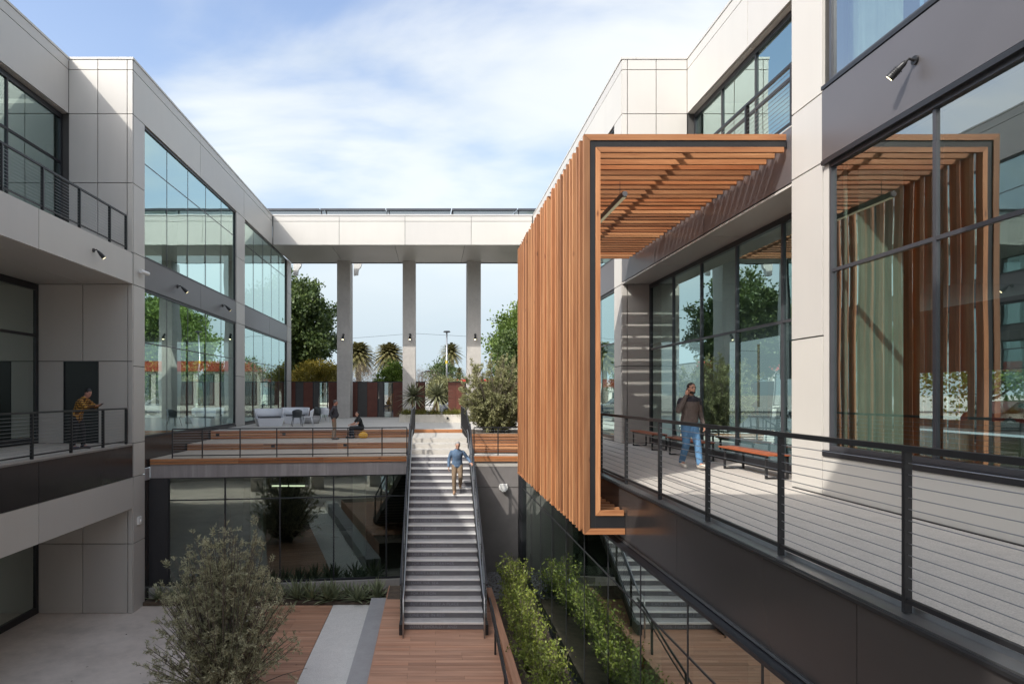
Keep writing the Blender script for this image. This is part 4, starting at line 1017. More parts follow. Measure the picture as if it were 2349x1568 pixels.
wd_ += [(.75, 0, 4.3), (.70, .1, 4.1), (.9, .2, 3.95), (.55, .1, 4.0), (.82, -.1, 4.15), (.66, -.1, 3.85), (.25, .1, 3.75), (-.4, -.05, 3.7), (-.3, .05, 3.6), (-.35, 0, 3.50), (-.45, .1, 3.3), (.1, -.1, 3.4), (1.25, 0, 3.1), (-.9, .1, 2.95), (.5, -.1, 3.6), (.85, -.1, 3.5), (-.15, .2, 3.45), (1.5, 0, 2.7), (-1.2, 0, 2.5), (.6, .2, 3.3), (1.0, .2, 3.2)]
shrub('silver_shrub', 'large silvery green shrub in the court foreground', (-4.6, 14.6, ZG), wd_, 'lf_acacia', 5, .075, .021, 62)
rng = np.random.default_rng(25); n_ = 260
PL_ = np.c_[rng.normal(-4.6, 2.2, n_), rng.normal(14.8, 2.4, n_), np.full(n_, ZG + .067)]; PL_[PL_[:, 0] < -5.6, 2] = ZG + .006
PL_ = PL_[(PL_[:, 0] < -3.3) & (PL_[:, 0] > -9.3)]
V_, F_ = leaf_quads(PL_, np.c_[rng.normal(size=(len(PL_), 2)), np.zeros(len(PL_))], .07, .022, rng)
o = bpy.data.objects.new('fallen_leaves', np_mesh('fallen_leaves', V_, F_, 'lf_twig')); COL.objects.link(o)
tag(o, 'dry fallen leaves scattered on the paving round the silvery shrub', 'leaves', kind='stuff')
# olive on the terrace planter
rng = np.random.default_rng(31); wo = []
for i in range(260):
    v = unit(rng.normal(size=(1, 3)))[0] * rng.uniform(.55, 1) ** (1 / 3)
    wo.append((v[0] * 1.7, v[1] * 1.4, 1.6 + v[2] * 1.5 + (rng.random() < .12) * .35))
shrub('olive_tree', 'bushy grey green olive in the slatted terrace planter', (2.6, 26.2, .06), wo, 'lf_olive', 6, .10, .032, 58, cat='tree')

# leafy hedge beside the glass
rng = np.random.default_rng(41)
def hedge_row(seed):
    rng = np.random.default_rng(seed); spots = []
    y = 20.6
    labs = []
    while y > 6.0:
        spots.append((2.34 + rng.uniform(-.12, .12), y, rng.uniform(1.0, 1.45))); y -= rng.uniform(.75, 1.0)
    return spots
HS = hedge_row(4)
HS[0] = (2.62, 20.6, 1.15); HS[1] = (2.5, 19.7, 1.7)
ordn = ['first', 'second', 'third', 'fourth', 'fifth', 'sixth', 'seventh', 'eighth', 'ninth', 'tenth', 'eleventh', 'twelfth', 'thirteenth', 'fourteenth', 'fifteenth', 'sixteenth', 'seventeenth', 'eighteenth', 'nineteenth', 'twentieth']
for i, (x, y, h) in enumerate(HS):
    rg = np.random.default_rng(100 + i)
    t = thing('hedge_plant', 'glossy leaved hedge plant beside the lower glass, %s counting from the dark wall' % ordn[i], 'plant', (x, y, -4.78), 0, 'hedge plants beside the glass')
    g = G(); PP, DD = [], []
    for k in range(46):
        a_ = rg.uniform(0, 6.283); rr_ = math.sqrt(rg.uniform(0, 1)); tip = np.array([rr_ * .55 * math.cos(a_), rr_ * .64 * math.sin(a_), h * (.45 + .6 * rg.random() * (1.05 - rr_ * .5))])
        root = np.array([rg.normal() * .06, rg.normal() * .06, 0]); g.tube([tuple(root), tuple((root + tip) / 2 + rg.normal(size=3) * .04), tuple(tip)], [.009, .006, .003], 4, False)
        n = 28; s = rg.uniform(.15, 1.03, n)[:, None]; p = root + (tip - root) * s + rg.normal(size=(n, 3)) * .045
        PP.append(p); DD.append(unit(rg.normal(size=(n, 3))) + np.array([0, 0, .35]))
    V, F = leaf_quads(np.concatenate(PP), np.concatenate(DD), .085, .042, rg)
    o = bpy.data.objects.new('foliage', np_mesh('foliage', V, F, 'lf_hedge')); COL.objects.link(o); o.parent = t
    part('stem', g, 'bark', t, local=True)

# gravel strip at the foot of the dark wall
rng = np.random.default_rng(51)
P = np.c_[rng.uniform(1.84, 3.1, 1500), rng.uniform(20.3, 23.28, 1500), np.full(1500, -4.775)]
g = G()
for p in P[:900]:
    r_ = rng.uniform(.025, .06); g.ell(tuple(p), (r_, r_ * rng.uniform(.7, 1.2), r_ * .7), 5, 3)
tag(part('gravel', g, simple('grey_gravel', (0.22, 0.22, 0.22), .9, 0, .5, 8)), 'grey gravel at the foot of the dark wall by the stair', 'gravel', kind='stuff')

# rosettes
def blade(V, F, base, az, el, ln, wd, curve, rng, th=.25):
    d = np.array([math.cos(az) * math.cos(el), math.sin(az) * math.cos(el), math.sin(el)]); side = np.array([-math.sin(az), math.cos(az), 0]); n = np.cross(side, d) * -1
    if n[2] < 0: n = -n
    prof = [(0, .75), (.3, 1.0), (.65, .72), (1.0, .03)]
    o = len(V)
    for s, w_ in prof:
        c = np.array(base) + d * ln * s + np.array([0, 0, -1]) * curve * ln * s * s
        V.append(c - side * wd * w_ / 2 + n * wd * th * w_ * .5); V.append(c - n * wd * th * w_ * .3); V.append(c + side * wd * w_ / 2 + n * wd * th * w_ * .5)
    for i in range(3):
        a_ = o + i * 3
        F.append((a_, a_ + 1, a_ + 4, a_ + 3)); F.append((a_ + 1, a_ + 2, a_ + 5, a_ + 4))
def rosette_mesh(name, n, ln, wd, seed, m, el0=-.1, el1=1.35, curve=.18, z=0.0):
    rng = np.random.default_rng(seed); V, F = [], []
    for i in range(n):
        f = i / (n - 1); blade(V, F, (0, 0, z + .03 * f), i * 2.39996 + rng.normal() * .12, el0 + (el1 - el0) * f ** 1.1 + rng.normal() * .07, ln * rng.uniform(.82, 1.12) * (1 - .2 * f), wd, curve * (1 - .6 * f), rng)
    return np_mesh(name, np.array(V), np.array(F), m)
agm = [rosette_mesh('leaves', 26, .62, .065, s, 'lf_agave', .12, 1.4, .12) for s in (1, 2, 3)]
stubm = G().tube([(0, 0, -.06), (0, 0, .06)], .05, 8).mesh('crown_base'); stubm.materials.append(M['soil'])
rg = np.random.default_rng(61); spots = []
for x in np.arange(-9.1, -1.45, .46):
    for row in range(2):
        spots.append((x + rg.uniform(-.16, .16) + row * .3, 21.84 + row * .44 + rg.uniform(-.08, .08)))
spots = [s for s in spots if s[0] < -1.5 and s[1] < skew(s[0]) - .17]
spots.sort(); CNT = {}
for i, (x, y) in enumerate(spots):
    ref = 'front' if y < 22.06 else 'back'
    CNT[ref] = CNT.get(ref, 0) + 1
    t = thing('agave', 'spiky green agave below the terrace, %s row, %s from the left' % (ref, ordn[CNT[ref] - 1]), 'plant', (x, y, ZG + .12), rg.uniform(0, 6.28), 'agaves below the terrace')
    k = rg.uniform(.85, 1.35); t.scale = (k, k, k * 1.1)
    for me, nm in ((agm[i % 3], 'leaves'), (stubm, 'crown_base')):
        o = bpy.data.objects.new(nm, me); COL.objects.link(o); o.parent = t

# aloe planter on the terrace
AP = thing('concrete_planter', 'long low concrete planter of aloes and grasses on the terrace', 'planter', (0, 37.6, 0))
xa, xb_ = ux(916, 36.85), ux(1059.5, 36.85)
part('trough', G().box(xa, xb_, 36.85, 36.97, 0, .44).box(xa, xb_, 38.4, 38.52, 0, .44).box(xa, xa + .12, 36.971, 38.399, 0, .44).box(xb_ - .12, xb_, 36.971, 38.399, 0, .44), 'planterc', AP)
part('soil', G().box(xa + .13, xb_ - .13, 36.98, 38.39, .02, .36), 'soil', AP)
for k, (u, v, y, s) in enumerate(((948, 906, 37.7, 1.0), (1003, 905, 37.5, 1.02))):
    x = ux(u, y); z = vz(v, y)
    t = thing('tree_aloe', ['spiky tree aloe in the planter in front of the middle pier', 'spiky tree aloe with pale trunk at right in the planter'][k], 'plant', (x, y, .36), 0, 'tree aloes in the concrete planter')
    o = bpy.data.objects.new('leaves', rosette_mesh('leaves', 70, 1.12 * s, .14, 70 + k, 'lf_aloe', -.75, 1.35, .14, z - .36 - .06)); COL.objects.link(o); o.parent = t
    g = G().tube([(.03, 0, -.06), (.0, .02, (z - .36) * .5), (0, 0, z - .36)], [.12, .095, .08], 9, False)
    if k: g.tube([(-.28, .1, -.06), (-.22, .1, .35), (-.1, 0, .75)], [.10, .085, .06], 8, False)
    part('trunk', g, simple('pale_aloe_trunk', (0.42, 0.30, 0.17), .8), t, True, local=True)
rg = np.random.default_rng(81)
def grass_mesh(seed):
    rg = np.random.default_rng(seed); V, F = [], []
    for i in range(120): blade(V, F, (rg.normal() * .08, rg.normal() * .08, 0), rg.uniform(0, 6.28), rg.uniform(.5, 1.4), rg.uniform(.55, .95), .022, rg.uniform(.3, .75), rg, .1)
    return np_mesh('blades', np.array(V), np.array(F), 'lf_grass')
gms = [grass_mesh(s) for s in (1, 2, 3)]
tuft = G().tube([(0, 0, -.04), (0, 0, .03)], .07, 8).mesh('tuft_base'); tuft.materials.append(M['soil'])
for i, u in enumerate(np.linspace(921, 1056, 9)):
    for row in range(2):
        y = 37.15 + row * .8; x = ux(u, y) + rg.uniform(-.1, .1); x = min(max(x, xa + .3), xb_ - .3)
        t = thing('grass_clump', 'arching yellow green grass in the aloe planter, %s row, %s from left' % (('front', 'back')[row], ordn[i]), 'grass', (x, y, .36), rg.uniform(0, 6.28), 'grass clumps in the aloe planter')
        for me, nm in ((gms[(i + row) % 3], 'blades'), (tuft, 'tuft_base')):
            o = bpy.data.objects.new(nm, me); COL.objects.link(o); o.parent = t

# ================================================================== street trees behind the fence
tree('ficus_tree', 'large dark green ficus with pale spreading limbs left of the piers', 'tree', (-11.6, 54, -.16), 1.4, .38, (-12.0, 54, 7.0), (3.7, 3.2, 3.8), 460, 110, .30, .19, 'lf_ficus', 1, 'palebark', 18, .3, .105)
tree('ficus_tree', 'tall dark green tree seen between right pier and timber canopy', 'tree', (13.6, 78, -.16), 3.0, .5, (13.6, 78, 7.6), (6.0, 5, 5.0), 480, 110, .42, .27, 'lf_green', 2, 'palebark', 14, .35, .105)
tree('street_tree', 'round dark green tree behind the olive near the canopy', 'tree', (7.3, 55, -.16), 2.0, .25, (8.0, 55, 4.2), (2.3, 2.2, 3.0), 260, 90, .27, .16, 'lf_ficus', 12, 'bark', 10, .35, .11)
tree('street_tree', 'yellow green bushy tree above the left fence', 'tree', (-9.1, 51, -.16), 1.3, .12, (-9.0, 51, 2.85), (2.1, 1.6, 1.15), 200, 70, .17, .10, 'lf_yellow', 3, 'bark', 8, .3, .12)
tree('street_tree', 'lime green tree over the gate left of the middle pier', 'tree', (-3.1, 50, -.16), 1.1, .1, (-2.95, 50, 2.5), (1.3, 1.2, 1.25), 190, 60, .17, .09, 'lf_bright', 4, 'bark', 8, .3, .13)
tree('street_tree', 'grey brown twiggy tree behind the corten fence', 'tree', (-5.3, 53, -.16), 1.0, .1, (-5.2, 53, 2.6), (1.7, 1.3, 1.4), 90, 60, .30, .014, 'lf_twig', 5, 'bark', 16, .2, .22)
tree('street_tree', 'brownish leaved shrub tree right of the middle pier', 'tree', (1.0, 54, -.16), .9, .1, (1.0, 54, 1.9), (1.5, 1.2, .85), 150, 60, .17, .09, 'lf_olive', 6, 'bark', 9, .35, .2)
tree('street_tree', 'brown twiggy tree just right of the middle pier', 'tree', (-1.0, 56, -.16), 1.0, .1, (-.7, 56, 2.6), (1.4, 1.2, 1.3), 70, 50, .26, .014, 'lf_twig', 7, 'bark', 14, .2, .22)
tree('street_tree', 'small round dark green tree far behind the brownish shrub', 'tree', (1.3, 74, -.16), 1.4, .15, (1.3, 74, 3.6), (1.9, 1.6, 1.5), 100, 46, .22, .12, 'lf_ficus', 8, 'bark', 8, .35, .2)
tree('street_tree', 'orange flowering shrub glimpsed through the right gate', 'shrub', (-2.7, 48.2, -.16), .5, .05, (-2.75, 48.2, 1.0), (.55, .5, .5), 40, 30, .12, .09, 'lf_orange', 9, 'bark', 6, .2, .22)
tree('street_tree', 'bright yellow green tree on the far side of the right wing', 'tree', (31, 27, -.16), 1.4, .2, (31, 27, 3.6), (3.6, 3.6, 2.4), 150, 46, .25, .15, 'lf_yellow', 10, 'bark', 9, .35, .18)
tree('street_tree', 'second yellow green tree beyond the right wing windows', 'tree', (33, 39, -.16), 1.4, .2, (33, 39, 3.6), (3.8, 3.8, 2.6), 150, 46, .25, .15, 'lf_bright', 11, 'bark', 9, .35, .18)

def palm(label, x, y, h, r, n, seed, group='date palms'):
    rng = np.random.default_rng(seed); t = thing('palm_tree', label, 'palm', (x, y, -.16), 0, group)
    part('trunk', G().tube([(0, 0, -.05), (.05, 0, h * .5), (0, 0, h)], [.34 * r / 2, .27 * r / 2, .36 * r / 2], 10, False), 'bark', t, True, local=True)
    V, F = [], []
    for i in range(n):
        az = i * 2.39996; f = (i / n); el = 1.35 - 2.3 * f; ln = r * rng.uniform(.85, 1.1)
        d = np.array([math.cos(az) * math.cos(el), math.sin(az) * math.cos(el), math.sin(el)]); side = np.array([-math.sin(az), math.cos(az), 0])
        ts = np.linspace(.12, 1, 13)
        for s in ts:
            c = np.array([0, 0, h]) + d * ln * s + np.array([0, 0, -1]) * ln * .38 * s * s
            tan = d + np.array([0, 0, -.76]) * s; tan /= np.linalg.norm(tan)
            for sg in (-1, 1):
                q = c + (side * sg * .8 + tan * .75 + np.array([0, 0, -.25])) * ln * .26 * (1.15 - .7 * s); w_ = side * 0 + tan * .05 * r
                o = len(V); V += [c - w_, c + w_, q]; F.append((o, o + 1, o + 2))
    o = bpy.data.objects.new('crown', np_mesh('crown', np.array(V), np.array(F), 'lf_palm')); COL.objects.link(o); o.parent = t
palm('date palm partly behind the left concrete pier', ux(822, 80), 80, 6.7, 2.3, 170, 1)
palm('date palm standing free between left and middle piers', ux(893, 80), 80, 6.7, 2.15, 170, 2)
palm('small distant palm left of the right pier', ux(1053, 85), 85, 4.7, .95, 50, 3)
palm('palm beyond the fence mirrored in the left far glazing', 3.5, 118, 9.5, 2.4, 80, 4)

# ================================================================== fence, gates
CFN = {}
def fx(z): return ux((720 + z / 4.05) / 1.0898, 45.7)
FY = 45.7
for k, (label, cells) in enumerate((
    ('corten and dark mesh fence left of the left pier', ((30, 75, 'c'), (75, 155, 'd'), (155, 250, 'c'), (408, 500, 'c'))),
    ('corten and dark mesh fence between left and middle piers', ((500, 633, 'c'), (633, 705, 'c'), (705, 800, 'd'), (800, 905, 'c'), (1062, 1165, 'c'))),
    ('corten fence behind the aloe planter', ((1165, 1235, 'c'), (1235, 1310, 'c'), (1310, 1385, 'c'))),
    ('corten fence behind the olive on the right', ((1620, 1700, 'c'), (1700, 1790, 'c'), (1790, 1880, 'd'), (1880, 1980, 'c'), (1980, 2080, 'd'), (2080, 2200, 'c'), (2200, 2330, 'c'))))):
    t = thing('corten_fence', label, 'fence', (fx(cells[0][0]), FY, -.16), 0, 'corten fences')
    for a_, b_, m in cells:
        X0, X1 = fx(a_), fx(b_)
        if m == 'c': boxobj('panel', X0 + .01, X1 - .01, FY, FY + .06, -.1, 2.42, 'corten', t)
        else:
            boxobj('mesh_panel', X0 + .01, X1 - .01, FY + .05, FY + .08, -.1, 2.42, 'core', t)
        boxobj('post', X1 - .03, X1 + .03, FY + .08, FY + .14, -.16, 2.46, 'blacksteel', t)
    boxobj('top_rail', fx(cells[0][0]), fx(cells[-1][1]), FY - .01, FY + .07, 2.425, 2.48, 'blacksteel', t)
for k, (a_, b_) in enumerate(((250, 408), (905, 1062))):
    t = thing('gate', ['glazed steel gate left of the left pier', 'glazed steel gate between left and middle piers'][k], 'gate', (fx(a_), FY, -.16), 0, 'glazed gates in the corten fence')
    X0, X1 = fx(a_), fx(b_)
    for x in (X0 + .02, X0 + .42, X1 - .09): boxobj('stile', x, x + .07, FY, FY + .06, -.12, 2.40, 'blacksteel', t)
    boxobj('rail', X0 + .5, X1 - .1, FY, FY + .05, .78, .84, 'blacksteel', t); boxobj('rail', X0 + .02, X1 - .02, FY, FY + .05, 2.405, 2.46, 'blacksteel', t); boxobj('rail', X0 + .5, X1 - .1, FY, FY + .05, -.1, -.03, 'blacksteel', t)
    boxobj('pane', X0 + .5, X1 - .1, FY + .02, FY + .03, -.02, .77, 'glass_near', t); boxobj('pane', X0 + .5, X1 - .1, FY + .02, FY + .03, .85, 2.40, 'glass_near', t)
    boxobj('side_panel', X0 + .1, X0 + .41, FY + .02, FY + .04, -.1, 2.40, 'core', t)
    part('handle', G().tube([(X0 + .46, FY - .005, .85), (X0 + .46, FY - .06, .87), (X0 + .46, FY - .06, 1.2), (X0 + .46, FY - .005, 1.22)], .018, 6), 'blacksteel', t)

# ================================================================== street furniture, cars, houses
def car(label, x, y, col, flip=False, suv=False):
    t = thing('parked_car', label, 'car', (x, y, -.15), math.pi if flip else 0, 'cars on the street')
    prof = [(-2.2, .35), (-2.25, .62), (-2.1, .85), (-1.55, .93), (-.9, 1.38), (.5, 1.45), (1.25, 1.02), (2.0, .9), (2.22, .7), (2.2, .35)]
    if suv: prof = [(-2.2, .4), (-2.25, .9), (-2.15, 1.1), (-1.9, 1.62), (.3, 1.68), (1.0, 1.15), (2.0, 1.02), (2.22, .8), (2.2, .4)]
    g = G(); n = len(prof)
    for yy, k in ((-.86, .0), (-.78, .06), (.78, .06), (.86, .0)):
        for a_, b_ in prof:
            inset = .14 if (b_ > 1.0 and abs(yy) > .8) else 0
            g.v.append((a_, yy * (1 - inset / .86) , b_ - (.03 if abs(yy) > .8 else 0)))
    for j in range(3):
        for i in range(n):
            k = (i + 1) % n; g.f.append((j * n + i, j * n + k, (j + 1) * n + k, (j + 1) * n + i))
    g.f += [tuple(range(n))[::-1], tuple(range(3 * n, 4 * n))]
    pm = simple('car_paint_' + label.split()[0] + str(int(x)), col, .25, .4, .03); part('body', g, pm, t, local=True)
    win = simple('car_window', (0.01, .012, .014), .08)
    zt = 1.60 if suv else 1.38
    wp = [(-1.05, .95), (-.8, 1.3), (.4, 1.36), (1.0, 1.0)] if not suv else [(-1.85, 1.15), (-1.75, 1.55), (.25, 1.6), (.75, 1.15)]
    for sgn in (-1, 1):
        gg = G()
        for yy in (.735, .78):
            for a_, b_ in wp: gg.v.append((a_, sgn * yy, b_))
        gg.f += [(0, 1, 2, 3), (7, 6, 5, 4)] + [(i, i + 4, (i + 1) % 4 + 4, (i + 1) % 4) for i in range(4)]
        part('side_window', gg, win, t, local=True)
    for cx2 in (-1.35, 1.35):
        for sgn in (-1, 1):
            w_ = part('wheel', G().tube([(cx2, sgn * .66, .32), (cx2, sgn * .875, .32)], .32, 18), 'greyseat', t, local=True)
            part('rim', G().tube([(cx2, sgn * .876, .32), (cx2, sgn * .885, .32)], .2, 14), 'steel', w_, local=True)
    part('headlight', G().box(2.14, 2.225, -.75, -.45, .62, .76), 'white', t, local=True); part('headlight', G().box(2.14, 2.225, .45, .75, .62, .76), 'white', t, local=True)
car('silver car parked beyond the aloe planter', 2.6, 53.6, (0.55, 0.57, 0.6))
car('dark blue car parked beyond the right gate', -3.7, 54.0, (0.03, 0.04, 0.07), True)
car('white van like car parked further right on the street', 8.6, 53.8, (0.7, 0.7, 0.7), False, True)
car('red car parked beyond the right wing windows', 28, 31, (0.25, 0.03, 0.02))
def lamp(label, x, y, h, kind):
    t = thing('street_lamp', label, 'street lamp', (x, y, -.16), 0, 'street lamps')
    part('pole', G().tube([(0, 0, 0), (0, 0, h)], [.11, .06], 10), M['steel'] if kind == 0 else 'blacksteel', t, True, local=True)
    if kind == 0:
        part('head', G().tube([(0, 0, h), (0, 0, h + .06), (0, 0, h + .16)], [.1, .34, .26], 12), 'blacksteel', t, local=True)
        part('collar', G().tube([(0, 0, h * .62), (0, 0, h * .66)], .12, 10), simple('yellow_tag', (0.6, 0.45, 0.05), .6), t, local=True)
    else:
        part('arm', G().box(0, .9, -.04, .04, h - .05, h + .02), 'blacksteel', t, local=True); part('head', G().box(.35, 1.05, -.16, .16, h + .021, h + .12), 'blacksteel', t, local=True)
lamp('tall pale street lamp pole right of the middle pier', ux(1025, 58), 58, vz(763, 58) + .16, 0)
lamp('short black street lamp with flat head behind the brownish shrub', ux(968, 70), 70, vz(852, 70) + .16, 1)
# overhead wire strung across the street, between two poles outside the view
t = thing('overhead_wire', 'thin overhead wire sagging across the sky between the piers', 'wire', (0, 90, 0))
pts = [(x, 90, 12.4 - .8 + .9 * ((x + 1) / 22) ** 2 * 0 + .03 * x) for x in np.linspace(-30, -2, 8)] + [(x, 90, 11.5 - .02 * (x + 2)) for x in np.linspace(-2, 40, 8)]
part('wire', G().tube([(-45, 90, 8.0), (-12.6, 90, 9.2), (-2.4, 90, 9.98), (12, 90, 9.2), (45, 90, 7.5)], .02, 5), 'blacksteel', t)
part('pole', G().tube([(-45, 90, -.2), (-45, 90, 9)], .16, 8), 'bark', t); part('pole', G().tube([(45, 90, -.2), (45, 90, 8.5)], .16, 8), 'bark', t); part('pole', G().tube([(-2.4, 90, -.2), (-2.4, 90, 10.3)], .12, 8), 'bark', t)

def shop(label, x0, x1, y0, y1, h, wall, band, seed):
    t = thing('shop_building', label, 'building', ((x0 + x1) / 2, y0, -.16))
    boxobj('wall', x0, x1, y0, y1, -.16, h, wall, t); boxobj('fascia_band', x0 - .1, x1 + .1, y0 - .25, y0 - .01, h - 1.0, h + .15, band, t)
    n = int((x1 - x0) / 2.4)
    for i in range(n):
        a_ = x0 + .4 + i * 2.4; w_ = boxobj('window', a_, a_ + 1.8, y0 - .05, y0 - .01, .4, h - 1.3, 'frame', t)
        boxobj('pane', a_ + .08, a_ + 1.72, y0 - .08, y0 - .051, .48, h - 1.38, 'glass_near', t)
    boxobj('roof', x0 - .05, x1 + .05, y0, y1 + .05, h + .001, h + .12, 'core', t)
M['redband'] = simple('red_fascia', (0.45, 0.04, 0.03), .6); M['shopwall'] = simple('pale_render', (0.62, 0.6, 0.55), .8, 0, .06, .6)
shop('low pale shop with red band across the street, left', -34, -16, 74, 84, 5.2, 'shopwall', 'redband', 1)
shop('low pale shop with red band across the street behind trees', 2, 26, 92, 102, 3.6, 'shopwall', 'redband', 2)
shop('low beige shop far down the street between piers', -20, -1, 100, 110, 3.2, 'planterc', 'shopwall', 3)

# ================================================================== terrace furniture
def lounge(label, x, y, rz, s=1.0):
    t = thing('lounge_sofa', label, 'sofa', (x, y, 0), rz, 'white moulded lounge sofas')
    # base tapering to the floor, curved back on two sides, cushion
    def frust(x0, x1, y0, y1, z0, z1, k):
        mx_, my_ = (x0 + x1) / 2, (y0 + y1) / 2; g = G()
        for z, q in ((z0, k), (z1, 1.0)):
            for a_, b_ in ((x0, y0), (x1, y0), (x1, y1), (x0, y1)): g.v.append((mx_ + (a_ - mx_) * q, my_ + (b_ - my_) * q, z))
        g.f += [(3, 2, 1, 0), (4, 5, 6, 7), (0, 1, 5, 4), (1, 2, 6, 5), (2, 3, 7, 6), (3, 0, 4, 7)]; return g
    part('base', frust(-.78 * s, .78 * s, -.45, .45, 0.002, .40, .82), 'whiteseat', t, local=True)
    g = G(); n = 14
    for k in range(n + 1):
        a_ = math.pi * (-.08 + 1.16 * k / n); cx2, cy2 = math.cos(a_) * .80 * s, math.sin(a_) * .48
        for rr2, z in ((1.0, .34), (1.12, .84), (1.0, .86), (.86, .40)): g.v.append((cx2 * rr2, cy2 * rr2, z))
    for k in range(n):
        for j in range(4):
            j2 = (j + 1) % 4; g.f.append((k * 4 + j, (k + 1) * 4 + j, (k + 1) * 4 + j2, k * 4 + j2))
    g.f += [(0, 1, 2, 3), tuple(n * 4 + j for j in (3, 2, 1, 0))]
    part('backrest', g, 'whiteseat', t, True, local=True)
    part('cushion', frust(-.60 * s, .60 * s, -.40, .30, .401, .48, .97), M['mullion'], t, local=True)
lounge('white moulded lounge sofa nearest the left glazing', -8.1, 32.6, R(25), .85)
lounge('white moulded lounge sofa behind the dark chair', -7.4, 35.6, R(10), .85)
def chair(label, x, y, rz, m):
    t = thing('cafe_chair', label, 'chair', (x, y, 0), rz, 'terrace cafe chairs')
    part('seat', G().prism([(-.22, -.22), (.22, -.22), (.2, .2), (-.2, .2)], .43, .46), m, t, local=True)
    g = G(); n = 10
    for k in range(n + 1):
        a_ = math.pi * (.12 + .76 * k / n)
        for z, q in ((.47, .92), (.66, 1.0), (.83, 1.03)):
            top = z if z < .8 else .74 + .10 * math.sin(math.pi * k / n)
            for dd in (0, .022): g.v.append((math.cos(a_) * (.24 + dd) * q, .02 + math.sin(a_) * (.21 + dd) * (q + (z - .46) * .35), top))
    for k in range(n):
        o_ = k * 6; p_ = o_ + 6
        for j in range(2):
            g.f.append((o_ + 2 * j, p_ + 2 * j, p_ + 2 * j + 2, o_ + 2 * j + 2)); g.f.append((o_ + 2 * j + 1, o_ + 2 * j + 3, p_ + 2 * j + 3, p_ + 2 * j + 1))
        g.f.append((o_ + 4, p_ + 4, p_ + 5, o_ + 5))
    part('backrest', g, m, t, True, local=True)
    for a_, b_ in ((-1, -1), (1, -1), (1, 1), (-1, 1)): part('leg', G().tube([(a_ * .17, b_ * .16, .43), (a_ * .25, b_ * .25, 0.0)], [.017, .012], 6), m, t, True, local=True)
chair('dark grey cafe chair in front of the white sofas', ux(681, 32.2), 32.2, R(-160), 'greyseat')
chair('white cafe chair turned sideways beside the dark chair', ux(707, 32.9), 32.9, R(-85), 'whiteseat')
chair('far dark grey cafe chair near the left gate', ux(734, 38.5), 38.5, R(60), 'greyseat')
chair('far white cafe chair near the left gate', ux(747, 37.0), 37.0, R(170), 'whiteseat')
t = thing('low_table', 'low grey concrete table beside the chairs', 'table', (ux(714, 35.2), 35.2, 0))
part('drum', G().tube([(0, 0, .004), (0, 0, .38)], [.42, .46], 20), 'grey_step', t, True, local=True); part('top', G().tube([(0, 0, .381), (0, 0, .42)], .47, 20), 'fasciac', t, local=True)
# ================================================================== people
def solidify_union(g, voxel, smooth, m, name, parent):
    me = g.mesh('tmp'); o = bpy.data.objects.new('tmp', me); COL.objects.link(o)
    r = o.modifiers.new('r', 'REMESH'); r.mode = 'VOXEL'; r.voxel_size = voxel; r.use_smooth_shade = True
    s = o.modifiers.new('s', 'SMOOTH'); s.factor = .5; s.iterations = smooth
    bpy.context.view_layer.update()
    res = bpy.data.meshes.new_from_object(o.evaluated_get(bpy.context.evaluated_depsgraph_get()))
    bpy.data.objects.remove(o); bpy.data.meshes.remove(me)
    res.materials.clear(); res.materials.append(M[m] if isinstance(m, str) else m)
    res.polygons.foreach_set('use_smooth', [True] * len(res.polygons))
    p = bpy.data.objects.new(name, res); COL.objects.link(p); p.parent = parent; return p
def limb(g, p, q, r0, r1):
    p = Vector(p); q = Vector(q)
    g.tube([p, p.lerp(q, .35), q], [r0, r0 * .62 + r1 * .38 + .004, r1], 12); g.ell(p, (r0,) * 3, 10, 7); g.ell(q, (r1,) * 3, 10, 7)
def frame3(fwd, up):
    up = Vector(up).normalized(); f = Vector(fwd); f = (f - up * f.dot(up)).normalized(); r = f.cross(up)
    return Matrix((r, f, up)).transposed()
def torso(g, pel, chest, neck, fwd, k=1.0, add=0.0, lo=0.0, belly=0.0):
    pel, chest, neck = Vector(pel), Vector(chest), Vector(neck)
    for t in [i / 12 for i in range(13)]:
        if t < lo: continue
        if t < .7: c = pel.lerp(chest, t / .7); up = chest - pel
        else: c = chest.lerp(neck, (t - .7) / .3); up = neck - chest
        rx = [.160, .158, .150, .142, .140, .145, .152, .160, .166, .168, .155, .115, .07][int(t * 12 + .5)] * k + add
        ry = [.110, .112, .108, .102, .100, .104, .110, .114, .114, .106, .092, .075, .06][int(t * 12 + .5)] * k + add
        b = belly * math.exp(-((t - .25) / .22) ** 2)
        mm = frame3(fwd, up); g.ell(c + mm.col[1] * b * .6, (rx, ry + b * .6, .075), 14, 7, mm)
def hand(g, w, d, n, curl, s=1.0):
    """palm with four bent fingers and a thumb; w wrist, d pointing direction, n palm normal"""
    w = Vector(w); d = Vector(d).normalized(); n = Vector(n); n = (n - d * n.dot(d)).normalized(); r = d.cross(n)
    mm = Matrix((r, n, d)).transposed(); g.ell(w + d * .05 * s, (.042 * s, .017 * s, .055 * s), 10, 7, mm)
    for i, (a, ln) in enumerate(((-.030, .068), (-.010, .078), (.011, .072), (.030, .056))):
        p = w + d * .092 * s + r * a * s; q = p + (d * math.cos(curl) + n * math.sin(curl)) * ln * .55 * s
        e = q + (d * math.cos(curl * 2.1) + n * math.sin(curl * 2.1)) * ln * .55 * s
        g.tube([p - d * .02 * s, p, q, e], [.0095 * s, .0095 * s, .009 * s, .0075 * s], 7)
    p = w + d * .03 * s - r * .035 * s; q = p + (d * .6 - r * .7 + n * .3).normalized() * .04 * s; e = q + (d * .9 + n * .5).normalized() * .03 * s
    g.tube([p, q, e], [.012 * s, .0105 * s, .008 * s], 7)
